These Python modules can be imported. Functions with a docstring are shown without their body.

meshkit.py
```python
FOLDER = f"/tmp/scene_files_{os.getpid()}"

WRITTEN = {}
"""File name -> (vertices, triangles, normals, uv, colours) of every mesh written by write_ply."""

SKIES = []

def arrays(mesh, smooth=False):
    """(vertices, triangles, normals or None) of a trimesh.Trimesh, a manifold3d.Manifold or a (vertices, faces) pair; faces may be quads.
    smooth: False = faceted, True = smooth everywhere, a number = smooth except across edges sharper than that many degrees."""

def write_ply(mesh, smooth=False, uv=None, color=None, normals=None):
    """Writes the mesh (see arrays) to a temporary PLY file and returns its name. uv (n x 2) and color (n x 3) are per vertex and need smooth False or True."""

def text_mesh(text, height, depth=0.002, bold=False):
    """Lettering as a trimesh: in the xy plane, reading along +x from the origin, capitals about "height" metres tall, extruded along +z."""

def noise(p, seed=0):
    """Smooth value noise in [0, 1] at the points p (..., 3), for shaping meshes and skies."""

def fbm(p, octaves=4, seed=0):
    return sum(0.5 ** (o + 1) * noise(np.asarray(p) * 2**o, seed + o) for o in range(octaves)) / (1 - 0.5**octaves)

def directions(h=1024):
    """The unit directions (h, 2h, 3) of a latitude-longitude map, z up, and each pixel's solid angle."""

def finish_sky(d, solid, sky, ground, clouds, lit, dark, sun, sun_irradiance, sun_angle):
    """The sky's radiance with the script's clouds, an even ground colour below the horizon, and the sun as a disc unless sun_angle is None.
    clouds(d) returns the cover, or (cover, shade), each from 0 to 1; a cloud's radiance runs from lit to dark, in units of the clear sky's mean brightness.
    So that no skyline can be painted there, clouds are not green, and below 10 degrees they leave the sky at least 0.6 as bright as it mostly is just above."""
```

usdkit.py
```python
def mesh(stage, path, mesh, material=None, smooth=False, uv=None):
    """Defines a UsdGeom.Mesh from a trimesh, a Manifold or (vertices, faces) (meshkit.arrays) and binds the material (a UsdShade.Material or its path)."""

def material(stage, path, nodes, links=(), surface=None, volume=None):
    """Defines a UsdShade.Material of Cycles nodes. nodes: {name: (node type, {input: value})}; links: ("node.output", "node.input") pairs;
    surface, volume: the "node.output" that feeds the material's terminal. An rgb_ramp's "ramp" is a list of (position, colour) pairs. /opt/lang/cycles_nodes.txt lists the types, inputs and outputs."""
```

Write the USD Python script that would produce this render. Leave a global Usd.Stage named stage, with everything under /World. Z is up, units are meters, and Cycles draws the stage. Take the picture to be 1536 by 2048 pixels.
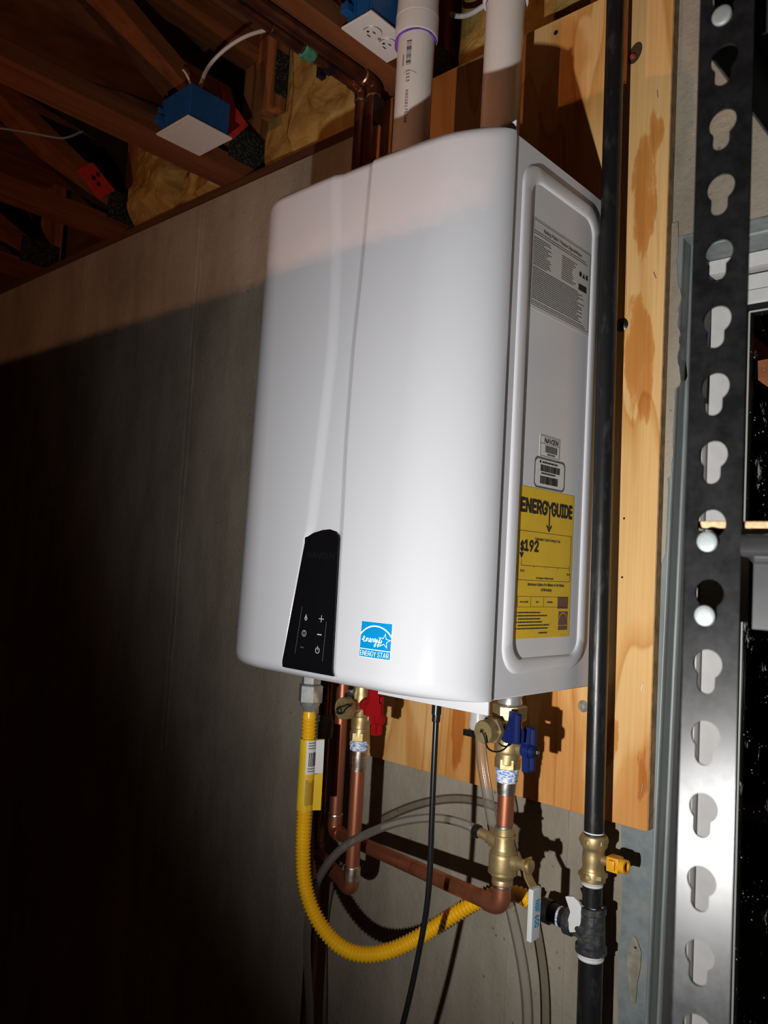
import math, random
import numpy as np, trimesh, manifold3d as m3d
from shapely.geometry import Polygon, LineString, Point, box as sbox
from shapely import affinity, union_all
from pxr import Usd, UsdGeom, UsdLux, UsdShade, Gf, Sdf, Vt
import usdkit, meshkit

random.seed(7)
rng = np.random.default_rng(7)
stage = Usd.Stage.CreateInMemory()
world = UsdGeom.Xform.Define(stage, '/World')
stage.SetDefaultPrim(world.GetPrim())
UsdGeom.Scope.Define(stage, '/World/Looks')
PI = math.pi

# ------------------------------------------------------------------ camera, lights, exposure
EXPOSURE = 0.0
CAM = (0.9857, -1.0840, 1.3498)
R_ = (0.7392281295, 0.6711867257, 0.0552281787)
U_ = (0.0056327848, -0.0881664340, 0.9960898311)
F_ = (-0.6734315439, 0.7360265342, 0.0689557584)
cam = UsdGeom.Camera.Define(stage, '/World/camera')
cam.AddTransformOp().Set(Gf.Matrix4d(*R_, 0, *U_, 0, -F_[0], -F_[1], -F_[2], 0, *CAM, 1))
cam.CreateHorizontalApertureAttr(36.0)
cam.CreateVerticalApertureAttr(48.0)
cam.CreateFocalLengthAttr(36.0 * 1611.6 / 1536)
cam.CreateFStopAttr(17.0)
cam.CreateFocusDistanceAttr(1.02)
cam.CreateExposureAttr(EXPOSURE)
cam.CreateClippingRangeAttr((0.05, 100.0))


def look_matrix(pos, target):
    p, t = Gf.Vec3d(*pos), Gf.Vec3d(*target)
    z = (p - t).GetNormalized()
    x = Gf.Cross(Gf.Vec3d(0, 0, 1), z).GetNormalized()
    y = Gf.Cross(z, x)
    return Gf.Matrix4d(*x, 0, *y, 0, *z, 0, *p, 1)


def spot(name, pos, target, color, intensity, radius, angle, soft):
    l = UsdLux.SphereLight.Define(stage, '/World/' + name)
    l.AddTransformOp().Set(look_matrix(pos, target))
    l.CreateRadiusAttr(radius); l.CreateNormalizeAttr(True)
    l.CreateColorAttr(Gf.Vec3f(*color)); l.CreateIntensityAttr(intensity)
    s = UsdLux.ShapingAPI.Apply(l.GetPrim())
    s.CreateShapingConeAngleAttr(angle); s.CreateShapingConeSoftnessAttr(soft)
    return l


# hand torch held low beside the camera, and a warm work lamp low down farther back in the room
spot('torch_light', (0.682, -1.08, 1.095), (0.72, 0.0, 1.56), (1.0, 0.985, 0.965), 15.8, 0.009, 65, 1.0)
spot('work_lamp_light', (-0.1, -1.8, 1.003), (-0.1, -1.8 - 0.468, 1.003 + 0.884), (1.0, 0.46, 0.25), 8.6, 0.012, 90.0, 0.006)

# ------------------------------------------------------------------ helpers
used, base_of = {}, {}


def numbered(parent, name):
    k = parent + '/' + name
    n = used.get(k, 0); used[k] = n + 1
    return k if n == 0 else f'{k}_{n:03d}'


def tag(prim, label=None, cat=None, group=None, kind=None):
    for key, v in (('label', label), ('category', cat), ('group', group), ('kind', kind)):
        if v: prim.SetCustomDataByKey(key, v)
    return prim


def thing(name, label, cat, loc=(0, 0, 0), group=None, kind=None):
    path = numbered('/World', name)
    x = UsdGeom.Xform.Define(stage, path); x.AddTranslateOp().Set(Gf.Vec3d(*loc))
    base_of[path] = np.array(loc, float)
    return tag(x.GetPrim(), label, cat, group, kind)


def arr(mesh):
    if hasattr(mesh, 'to_mesh'):
        m = mesh.to_mesh(); return trimesh.Trimesh(m.vert_properties[:, :3], m.tri_verts, process=False)
    if isinstance(mesh, tuple):
        v, f = np.asarray(mesh[0], float), np.asarray(mesh[1], int)
        if f.shape[1] == 4: f = np.vstack([f[:, [0, 1, 2]], f[:, [0, 2, 3]]])
        return trimesh.Trimesh(v, f, process=False)
    return mesh


def obj(name, mesh, mat, parent=None, smooth=35, label=None, kind=None):
    pp = str(parent.GetPath()) if parent is not None else '/World'
    path = numbered(pp, name)
    b = np.zeros(3)
    for k, v in base_of.items():
        if path.startswith(k + '/'): b = v
    m = arr(mesh).copy()
    m.vertices = m.vertices - b
    if smooth and len(m.faces) > 200000: smooth = True
    p = usdkit.mesh(stage, path, m, mat, smooth=smooth).GetPrim()
    return tag(p, label=label, kind=kind or ('stuff' if name in ('fine_print', 'small_print', 'barcode', 'stripes') else None))


def single(name, mesh, mat, label, cat, smooth=35, group=None, kind=None):
    p = obj(name, mesh, mat, None, smooth)
    return tag(p, label, cat, group, kind)


cat_ = lambda *ms: trimesh.util.concatenate([arr(m) for m in (ms[0] if len(ms) == 1 and isinstance(ms[0], list) else ms)])


def box(x0, x1, y0, y1, z0, z1, b=0.0):
    if b <= 0:
        m = trimesh.creation.box((x1 - x0, y1 - y0, z1 - z0)); m.apply_translation(((x0 + x1) / 2, (y0 + y1) / 2, (z0 + z1) / 2)); return m
    pts = []
    for sx in (0, 1):
        for sy in (0, 1):
            for sz in (0, 1):
                c = np.array([x1 if sx else x0, y1 if sy else y0, z1 if sz else z0]); s = np.array([-1 if sx else 1, -1 if sy else 1, -1 if sz else 1]) * b
                for k in ((0, 1, 1), (1, 0, 1), (1, 1, 0)): pts.append(c + s * np.array(k))
                pts.append(c + s * 0.3)
    return trimesh.convex.convex_hull(np.array(pts))


def frame_of(d):
    d = np.asarray(d, float); d = d / np.linalg.norm(d)
    a = np.cross(d, [0, 0, 1.0] if abs(d[2]) < 0.9 else [1.0, 0, 0]); a /= np.linalg.norm(a)
    return d, a, np.cross(d, a)


def lathe(p, d, prof, n=28, cap=True):
    """rings (t, r) along d from p"""
    d, a, b = frame_of(d); p = np.asarray(p, float)
    ang = np.arange(n) * 2 * PI / n
    ring = np.cos(ang)[:, None] * a + np.sin(ang)[:, None] * b
    V = [p + t * d + max(r, 1e-5) * ring for t, r in prof]
    return loft(V, cap)


def loft(rings, cap=True, closed=True):
    n = len(rings[0]); V = np.vstack(rings); F = []
    m = n if closed else n - 1
    for i in range(len(rings) - 1):
        j = np.arange(m); k = (j + 1) % n
        F.append(np.stack([i * n + j, i * n + k, (i + 1) * n + k, (i + 1) * n + j], 1))
    F = np.vstack(F); F = np.vstack([F[:, [0, 1, 2]], F[:, [0, 2, 3]]])
    if cap:
        for i, rev in ((0, True), (len(rings) - 1, False)):
            c = len(V); V = np.vstack([V, rings[i].mean(0)])
            j = np.arange(n); k = (j + 1) % n
            t = np.stack([np.full(n, c), i * n + j, i * n + k], 1)
            F = np.vstack([F, t[:, ::-1] if rev else t])
    return trimesh.Trimesh(V, F, process=False)


def cyl(p0, p1, r, n=28, ch=0.0):
    p0, p1 = np.asarray(p0, float), np.asarray(p1, float); L = np.linalg.norm(p1 - p0)
    prof = [(0, r), (L, r)] if ch <= 0 else [(0, r - ch), (ch, r), (L - ch, r), (L, r - ch)]
    return lathe(p0, p1 - p0, prof, n)


def hexnut(p0, p1, across, ch=0.0015):
    p0, p1 = np.asarray(p0, float), np.asarray(p1, float); L = np.linalg.norm(p1 - p0); r = across / 2 / math.cos(PI / 6)
    return lathe(p0, p1 - p0, [(0, r - ch), (ch, r), (L - ch, r), (L, r - ch)], 6)


def spline(pts, n=80):
    from scipy.interpolate import CubicSpline
    p = np.asarray(pts, float); s = np.r_[0, np.cumsum(np.linalg.norm(np.diff(p, axis=0), axis=1) ** 0.7)]
    c = CubicSpline(s, p)(np.linspace(0, s[-1], n * 4))
    L = np.r_[0, np.cumsum(np.linalg.norm(np.diff(c, axis=0), axis=1))]
    q = np.linspace(0, L[-1], n)
    return np.stack([np.interp(q, L, c[:, k]) for k in range(3)], 1)


def tube(pts, r, n=16, cap=True):
    p = np.asarray(pts, float); r = np.broadcast_to(r, (len(p),))
    t = np.gradient(p, axis=0); t /= np.linalg.norm(t, axis=1, keepdims=True)
    a = frame_of(t[0])[1]; rings = []; ang = np.arange(n) * 2 * PI / n
    for i in range(len(p)):
        a = a - t[i] * (a @ t[i]); a /= np.linalg.norm(a); b = np.cross(t[i], a)
        rings.append(p[i] + r[i] * (np.cos(ang)[:, None] * a + np.sin(ang)[:, None] * b))
    return loft(rings, cap)


def elbow_path(p, c, q, rad, n=10):
    """straight-bend-straight path from p to q around corner c"""
    p, c, q = map(lambda v: np.asarray(v, float), (p, c, q))
    u, v = (p - c) / np.linalg.norm(p - c), (q - c) / np.linalg.norm(q - c)
    k = np.linspace(0, 1, n)[:, None]; a, b = c + u * rad, c + v * rad
    curve = (1 - k) ** 2 * a + 2 * k * (1 - k) * (c + (u + v) * 0.0) + k ** 2 * b
    return np.vstack([p[None], curve, q[None]])


def poly_extrude(poly, depth):
    gs = [g for g in getattr(poly, 'geoms', [poly]) if g.area > 1e-10]
    return cat_([trimesh.creation.extrude_polygon(g, depth, engine='earcut') for g in gs])


def place(m, o, ux, uy, uz):
    m = arr(m).copy(); v = m.vertices
    m.vertices = np.asarray(o, float) + v[:, :1] * np.array(ux, float) + v[:, 1:2] * np.array(uy, float) + v[:, 2:3] * np.array(uz, float)
    if np.linalg.det(np.array([ux, uy, uz], float)) < 0: m.invert()
    return m


def rrect(x0, x1, y0, y1, r, n=8):
    P = []
    for cx, cy, a0 in ((x1 - r, y0 + r, -PI / 2), (x1 - r, y1 - r, 0), (x0 + r, y1 - r, PI / 2), (x0 + r, y0 + r, PI)):
        for a in np.linspace(a0, a0 + PI / 2, n): P.append((cx + r * math.cos(a), cy + r * math.sin(a)))
    return np.array(P)


def text(s, h, w=None, bold=False, depth=0.0003, center=False):
    m = meshkit.text_mesh(s, h, depth, bold)
    b = m.bounds
    m.apply_translation((-b[0, 0], 0, 0))
    if w: m.apply_scale((w / (b[1, 0] - b[0, 0]), 1, 1))
    if center: m.apply_translation((-(m.bounds[1, 0]) / 2, 0, 0))
    return m


# ------------------------------------------------------------------ materials
def M(name, nodes, links, surface='p.BSDF'):
    return usdkit.material(stage, '/World/Looks/' + name, nodes, links, surface)


def plain(name, col, rough=0.5, metal=0.0, var=0.0, vs=40.0, bump=0.0, bs=200.0, **kw):
    nodes = {'p': ('principled_bsdf', {'base_color': col, 'roughness': rough, 'metallic': metal, **kw})}
    links = []
    if var > 0:
        nodes['g'] = ('geometry', {})
        nodes['n'] = ('noise_texture', {'scale': vs, 'detail': 4.0})
        lo = tuple(c * (1 - var) for c in col); hi = tuple(min(1, c * (1 + var)) for c in col)
        nodes['r'] = ('rgb_ramp', {'ramp': [(0.3, lo), (0.7, hi)]})
        links += [('g.position', 'n.vector'), ('n.fac', 'r.fac'), ('r.color', 'p.base_color')]
    if bump > 0:
        nodes['g2'] = ('geometry', {})
        nodes['n2'] = ('noise_texture', {'scale': bs, 'detail': 3.0})
        nodes['b'] = ('bump', {'strength': bump, 'distance': 0.002})
        links += [('g2.position', 'n2.vector'), ('n2.fac', 'b.height'), ('b.normal', 'p.normal')]
    return M(name, nodes, links)


def stained(name, col, stain, rough=0.3, metal=1.0, scale=(30, 30, 30), lo=0.45, hi=0.7, rough2=None, bump=0.0):
    """a colour with irregular patches of another (tarnish, wear)"""
    nodes = {'g': ('geometry', {}), 'm': ('mapping', {'scale': scale}), 'n': ('noise_texture', {'scale': 1.0, 'detail': 5.0, 'roughness': 0.62}),
             'r': ('rgb_ramp', {'ramp': [(lo, col), (hi, stain)]}), 'q': ('rgb_ramp', {'ramp': [(lo, (rough,) * 3), (hi, (rough2 or rough,) * 3)]}),
             'p': ('principled_bsdf', {'metallic': metal})}
    links = [('g.position', 'm.vector'), ('m.vector', 'n.vector'), ('n.fac', 'r.fac'), ('r.color', 'p.base_color'), ('n.fac', 'q.fac'), ('q.color', 'p.roughness')]
    if bump:
        nodes['b'] = ('bump', {'strength': bump, 'distance': 0.003}); links += [('n.fac', 'b.height'), ('b.normal', 'p.normal')]
    return M(name, nodes, links)


concrete = M('concrete', {
    'g': ('geometry', {}),
    'm1': ('mapping', {'scale': (2.2, 2.2, 1.1)}), 'n1': ('noise_texture', {'scale': 1.6, 'detail': 6.0, 'roughness': 0.6}),
    'm2': ('mapping', {'scale': (9, 9, 2.2)}), 'n2': ('noise_texture', {'scale': 1.0, 'detail': 5.0, 'roughness': 0.65}),
    'r1': ('rgb_ramp', {'ramp': [(0.3, (0.225, 0.192, 0.147)), (0.5, (0.345, 0.305, 0.240)), (0.72, (0.450, 0.400, 0.325))]}),
    'r2': ('rgb_ramp', {'ramp': [(0.34, (0.66, 0.64, 0.60)), (0.52, (1, 1, 1)), (0.75, (1.12, 1.12, 1.12))]}),
    'mx': ('mix_color', {'blend_type': 'multiply', 'fac': 0.6}),
    'v': ('voronoi_texture', {'scale': 46.0, 'randomness': 1.0}), 'rv': ('rgb_ramp', {'ramp': [(0.06, (0.42, 0.40, 0.37)), (0.13, (1, 1, 1))]}),
    'n4': ('noise_texture', {'scale': 9.0, 'detail': 2.0}), 'r4': ('rgb_ramp', {'ramp': [(0.5, (0, 0, 0)), (0.62, (1, 1, 1))]}),
    'mx2': ('mix_color', {'blend_type': 'multiply', 'fac': 0.6}),
    'n3': ('noise_texture', {'scale': 130.0, 'detail': 4.0}), 'n5': ('noise_texture', {'scale': 14.0, 'detail': 6.0, 'roughness': 0.7}),
    'ad': ('math', {'math_type': 'multiply_add', 'value2': 3.0}),
    'b': ('bump', {'strength': 0.55, 'distance': 0.0022}),
    'p': ('principled_bsdf', {'roughness': 0.85, 'specular_ior_level': 0.25})},
    [('g.position', 'm1.vector'), ('m1.vector', 'n1.vector'), ('g.position', 'm2.vector'), ('m2.vector', 'n2.vector'), ('n1.fac', 'r1.fac'), ('n2.fac', 'r2.fac'),
     ('r1.color', 'mx.a'), ('r2.color', 'mx.b'), ('g.position', 'v.vector'), ('v.distance', 'rv.fac'), ('mx.result', 'mx2.a'), ('rv.color', 'mx2.b'),
     ('g.position', 'n4.vector'), ('n4.fac', 'r4.fac'), ('r4.color', 'mx2.fac'), ('mx2.result', 'p.base_color'),
     ('g.position', 'n3.vector'), ('g.position', 'n5.vector'), ('n5.fac', 'ad.value1'), ('n3.fac', 'ad.value3'), ('ad.value', 'b.height'), ('b.normal', 'p.normal')])
mortar = M('mortar_blue', {
    'g': ('geometry', {}), 'n': ('noise_texture', {'scale': 26.0, 'detail': 6.0, 'roughness': 0.65}),
    'r': ('rgb_ramp', {'ramp': [(0.35, (0.125, 0.155, 0.165)), (0.52, (0.18, 0.205, 0.21)), (0.68, (0.25, 0.24, 0.215))]}),
    'b': ('bump', {'strength': 0.6, 'distance': 0.002}), 'p': ('principled_bsdf', {'roughness': 0.75})},
    [('g.position', 'n.vector'), ('n.fac', 'r.fac'), ('r.color', 'p.base_color'), ('n.fac', 'b.height'), ('b.normal', 'p.normal')])
plywood = M('plywood', {
    'xyz': ('separate_xyz', {}), 'nw': ('noise_texture', {'scale': 17.0, 'detail': 5.0, 'roughness': 0.6}), 'nwm': ('mapping', {'scale': (1.6, 1.0, 0.38)}),
    'px0': ('math', {'math_type': 'multiply_add', 'value2': 45.455, 'value3': -22.1818}), 'pz0': ('math', {'math_type': 'multiply_add', 'value2': 11.765, 'value3': -22.4118}), 'qx0': ('math', {'math_type': 'power', 'value2': 2.0}), 'ab0': ('math', {'math_type': 'absolute'}), 'az0': ('math', {'math_type': 'absolute'}), 'qz0': ('math', {'math_type': 'power', 'value2': 2.0}), 'pd0': ('math', {'math_type': 'add'}),
    'px1': ('math', {'math_type': 'multiply_add', 'value2': 71.429, 'value3': -35.7143}), 'pz1': ('math', {'math_type': 'multiply_add', 'value2': 20.000, 'value3': -39.7000}), 'qx1': ('math', {'math_type': 'power', 'value2': 2.0}), 'ab1': ('math', {'math_type': 'absolute'}), 'az1': ('math', {'math_type': 'absolute'}), 'qz1': ('math', {'math_type': 'power', 'value2': 2.0}), 'pd1': ('math', {'math_type': 'add'}),
    'mn1': ('math', {'math_type': 'minimum'}),
    'px2': ('math', {'math_type': 'multiply_add', 'value2': 38.462, 'value3': -18.5385}), 'pz2': ('math', {'math_type': 'multiply_add', 'value2': 13.333, 'value3': -22.1333}), 'qx2': ('math', {'math_type': 'power', 'value2': 2.0}), 'ab2': ('math', {'math_type': 'absolute'}), 'az2': ('math', {'math_type': 'absolute'}), 'qz2': ('math', {'math_type': 'power', 'value2': 2.0}), 'pd2': ('math', {'math_type': 'add'}),
    'mn2': ('math', {'math_type': 'minimum'}),
    'px3': ('math', {'math_type': 'multiply_add', 'value2': 50.000, 'value3': -21.5000}), 'pz3': ('math', {'math_type': 'multiply_add', 'value2': 10.000, 'value3': -16.0000}), 'qx3': ('math', {'math_type': 'power', 'value2': 2.0}), 'ab3': ('math', {'math_type': 'absolute'}), 'az3': ('math', {'math_type': 'absolute'}), 'qz3': ('math', {'math_type': 'power', 'value2': 2.0}), 'pd3': ('math', {'math_type': 'add'}),
    'mn3': ('math', {'math_type': 'minimum'}),
    'px4': ('math', {'math_type': 'multiply_add', 'value2': 33.333, 'value3': -10.0000}), 'pz4': ('math', {'math_type': 'multiply_add', 'value2': 33.333, 'value3': -35.8333}), 'qx4': ('math', {'math_type': 'power', 'value2': 2.0}), 'ab4': ('math', {'math_type': 'absolute'}), 'az4': ('math', {'math_type': 'absolute'}), 'qz4': ('math', {'math_type': 'power', 'value2': 2.0}), 'pd4': ('math', {'math_type': 'add'}),
    'mn4': ('math', {'math_type': 'minimum'}),
    'px5': ('math', {'math_type': 'multiply_add', 'value2': 71.429, 'value3': -14.2857}), 'pz5': ('math', {'math_type': 'multiply_add', 'value2': 16.667, 'value3': -18.3333}), 'qx5': ('math', {'math_type': 'power', 'value2': 2.0}), 'ab5': ('math', {'math_type': 'absolute'}), 'az5': ('math', {'math_type': 'absolute'}), 'qz5': ('math', {'math_type': 'power', 'value2': 2.0}), 'pd5': ('math', {'math_type': 'add'}),
    'mn5': ('math', {'math_type': 'minimum'}),
    'px6': ('math', {'math_type': 'multiply_add', 'value2': 62.500, 'value3': -31.5625}), 'pz6': ('math', {'math_type': 'multiply_add', 'value2': 20.000, 'value3': -22.0000}), 'qx6': ('math', {'math_type': 'power', 'value2': 2.0}), 'ab6': ('math', {'math_type': 'absolute'}), 'az6': ('math', {'math_type': 'absolute'}), 'qz6': ('math', {'math_type': 'power', 'value2': 2.0}), 'pd6': ('math', {'math_type': 'add'}),
    'mn6': ('math', {'math_type': 'minimum'}),
    'px7': ('math', {'math_type': 'multiply_add', 'value2': 50.000, 'value3': -23.0000}), 'pz7': ('math', {'math_type': 'multiply_add', 'value2': 33.333, 'value3': -37.6667}), 'qx7': ('math', {'math_type': 'power', 'value2': 2.0}), 'ab7': ('math', {'math_type': 'absolute'}), 'az7': ('math', {'math_type': 'absolute'}), 'qz7': ('math', {'math_type': 'power', 'value2': 2.0}), 'pd7': ('math', {'math_type': 'add'}),
    'mn7': ('math', {'math_type': 'minimum'}),
    'pw': ('math', {'math_type': 'multiply_add', 'value2': 6.0}), 'rp': ('rgb_ramp', {'ramp': [(0.40, (0.74, 0.49, 0.27)), (0.455, (0.80, 0.58, 0.38)), (0.49, (1, 1, 1))]}), 'psc': ('math', {'math_type': 'multiply', 'value2': 0.13}), 'mxp': ('mix_color', {'blend_type': 'multiply', 'fac': 1.0}),
    'g': ('geometry', {}),
    'm1': ('mapping', {'scale': (9.0, 9.0, 1.25), 'location': (0.35, 0, 0.2)}), 'n1': ('noise_texture', {'scale': 0.9, 'detail': 2.0, 'roughness': 0.45, 'distortion': 0.6}),
    'sc': ('math', {'math_type': 'multiply', 'value2': 7.0}), 'fr': ('math', {'math_type': 'fraction'}),
    'r1': ('rgb_ramp', {'ramp': [(0.0, (0.74, 0.455, 0.185)), (0.60, (0.72, 0.43, 0.165)), (0.84, (0.64, 0.345, 0.11)), (0.94, (0.58, 0.285, 0.08)), (1.0, (0.74, 0.455, 0.185))]}),
    'm2': ('mapping', {'scale': (7.5, 7.5, 2.3), 'location': (2.75, 0, 1.3)}), 'n2': ('noise_texture', {'scale': 1.0, 'detail': 3.0, 'roughness': 0.5, 'distortion': 0.4}),
    'r2': ('rgb_ramp', {'ramp': [(0.53, (1, 1, 1)), (0.57, (0.84, 0.66, 0.46)), (0.64, (0.76, 0.54, 0.33))]}),
    'mx': ('mix_color', {'blend_type': 'multiply', 'fac': 0.9}),
    'm3': ('mapping', {'scale': (220, 220, 5)}), 'n3': ('noise_texture', {'scale': 1.0, 'detail': 3.0}),
    'r3': ('rgb_ramp', {'ramp': [(0.3, (0.86, 0.84, 0.80)), (0.6, (1.03, 1.03, 1.03))]}),
    'mx2': ('mix_color', {'blend_type': 'multiply', 'fac': 0.7}),
    'b': ('bump', {'strength': 0.1, 'distance': 0.001}), 'p': ('principled_bsdf', {'roughness': 0.62, 'specular_ior_level': 0.3})},
    [('g.position', 'm1.vector'), ('m1.vector', 'n1.vector'), ('n1.fac', 'sc.value1'), ('sc.value', 'fr.value1'), ('fr.value', 'r1.fac'),
     ('g.position', 'm2.vector'), ('m2.vector', 'n2.vector'), ('n2.fac', 'r2.fac'), ('r1.color', 'mx.a'), ('r2.color', 'mx.b'),
     ('g.position', 'm3.vector'), ('m3.vector', 'n3.vector'), ('n3.fac', 'r3.fac'), ('mx.result', 'mx2.a'), ('r3.color', 'mx2.b'), ('g.position', 'xyz.vector'), ('g.position', 'nwm.vector'), ('nwm.vector', 'nw.vector'), ('xyz.x', 'px0.value1'), ('xyz.z', 'pz0.value1'), ('px0.value', 'ab0.value1'), ('pz0.value', 'az0.value1'), ('ab0.value', 'qx0.value1'), ('az0.value', 'qz0.value1'), ('qx0.value', 'pd0.value1'), ('qz0.value', 'pd0.value2'), ('xyz.x', 'px1.value1'), ('xyz.z', 'pz1.value1'), ('px1.value', 'ab1.value1'), ('pz1.value', 'az1.value1'), ('ab1.value', 'qx1.value1'), ('az1.value', 'qz1.value1'), ('qx1.value', 'pd1.value1'), ('qz1.value', 'pd1.value2'), ('pd0.value', 'mn1.value1'), ('pd1.value', 'mn1.value2'), ('xyz.x', 'px2.value1'), ('xyz.z', 'pz2.value1'), ('px2.value', 'ab2.value1'), ('pz2.value', 'az2.value1'), ('ab2.value', 'qx2.value1'), ('az2.value', 'qz2.value1'), ('qx2.value', 'pd2.value1'), ('qz2.value', 'pd2.value2'), ('mn1.value', 'mn2.value1'), ('pd2.value', 'mn2.value2'), ('xyz.x', 'px3.value1'), ('xyz.z', 'pz3.value1'), ('px3.value', 'ab3.value1'), ('pz3.value', 'az3.value1'), ('ab3.value', 'qx3.value1'), ('az3.value', 'qz3.value1'), ('qx3.value', 'pd3.value1'), ('qz3.value', 'pd3.value2'), ('mn2.value', 'mn3.value1'), ('pd3.value', 'mn3.value2'), ('xyz.x', 'px4.value1'), ('xyz.z', 'pz4.value1'), ('px4.value', 'ab4.value1'), ('pz4.value', 'az4.value1'), ('ab4.value', 'qx4.value1'), ('az4.value', 'qz4.value1'), ('qx4.value', 'pd4.value1'), ('qz4.value', 'pd4.value2'), ('mn3.value', 'mn4.value1'), ('pd4.value', 'mn4.value2'), ('xyz.x', 'px5.value1'), ('xyz.z', 'pz5.value1'), ('px5.value', 'ab5.value1'), ('pz5.value', 'az5.value1'), ('ab5.value', 'qx5.value1'), ('az5.value', 'qz5.value1'), ('qx5.value', 'pd5.value1'), ('qz5.value', 'pd5.value2'), ('mn4.value', 'mn5.value1'), ('pd5.value', 'mn5.value2'), ('xyz.x', 'px6.value1'), ('xyz.z', 'pz6.value1'), ('px6.value', 'ab6.value1'), ('pz6.value', 'az6.value1'), ('ab6.value', 'qx6.value1'), ('az6.value', 'qz6.value1'), ('qx6.value', 'pd6.value1'), ('qz6.value', 'pd6.value2'), ('mn5.value', 'mn6.value1'), ('pd6.value', 'mn6.value2'), ('xyz.x', 'px7.value1'), ('xyz.z', 'pz7.value1'), ('px7.value', 'ab7.value1'), ('pz7.value', 'az7.value1'), ('ab7.value', 'qx7.value1'), ('az7.value', 'qz7.value1'), ('qx7.value', 'pd7.value1'), ('qz7.value', 'pd7.value2'), ('mn6.value', 'mn7.value1'), ('pd7.value', 'mn7.value2'), ('nw.fac', 'pw.value1'), ('mn7.value', 'pw.value3'), ('pw.value', 'psc.value1'), ('psc.value', 'rp.fac'), ('mx2.result', 'mxp.a'), ('rp.color', 'mxp.b'), ('mxp.result', 'p.base_color'),
     ('n3.fac', 'b.height'), ('b.normal', 'p.normal')])
ply_edge = plain('plywood_edge', (0.30, 0.185, 0.085), 0.8, var=0.35, vs=60)


def lumber(name, scale, a=(0.215, 0.072, 0.025), b=(0.125, 0.040, 0.014)):
    return M(name, {'g': ('geometry', {}), 'm': ('mapping', {'scale': scale}), 'n': ('noise_texture', {'scale': 1.0, 'detail': 4.0, 'distortion': 0.5}),
                    'r': ('rgb_ramp', {'ramp': [(0.3, b), (0.65, a)]}), 'p': ('principled_bsdf', {'roughness': 0.7, 'specular_ior_level': 0.25})},
             [('g.position', 'm.vector'), ('m.vector', 'n.vector'), ('n.fac', 'r.fac'), ('r.color', 'p.base_color')])


wood = lumber('joist_wood', (40, 2.5, 40)); wood_x = lumber('plate_wood', (2.5, 40, 40), (0.13, 0.06, 0.028), (0.08, 0.036, 0.017)); wood_z = lumber('upright_wood', (40, 40, 3), (0.40, 0.15, 0.05))
deck = lumber('deck_board', (14, 9, 14), (0.15, 0.074, 0.036), (0.075, 0.036, 0.018))
shelf_board = plain('particle_board', (0.36, 0.225, 0.115), 0.8, var=0.3, vs=350)
insul = M('fibreglass', {'g': ('geometry', {}), 'n': ('noise_texture', {'scale': 14.0, 'detail': 7.0, 'roughness': 0.7, 'distortion': 0.8}),
                         'r': ('rgb_ramp', {'ramp': [(0.32, (0.24, 0.11, 0.026)), (0.48, (0.40, 0.24, 0.065)), (0.68, (0.48, 0.34, 0.115))]}),
                         'b': ('bump', {'strength': 0.8, 'distance': 0.01}), 'p': ('principled_bsdf', {'roughness': 1.0, 'specular_ior_level': 0.0})},
          [('g.position', 'n.vector'), ('n.fac', 'r.fac'), ('r.color', 'p.base_color'), ('n.fac', 'b.height'), ('b.normal', 'p.normal')])
white_cover = plain('white_enamel', (0.55, 0.553, 0.58), 0.11, bump=0.01, bs=900)
white_case = plain('white_case_paint', (0.70, 0.70, 0.73), 0.22, bump=0.05, bs=700)
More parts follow.
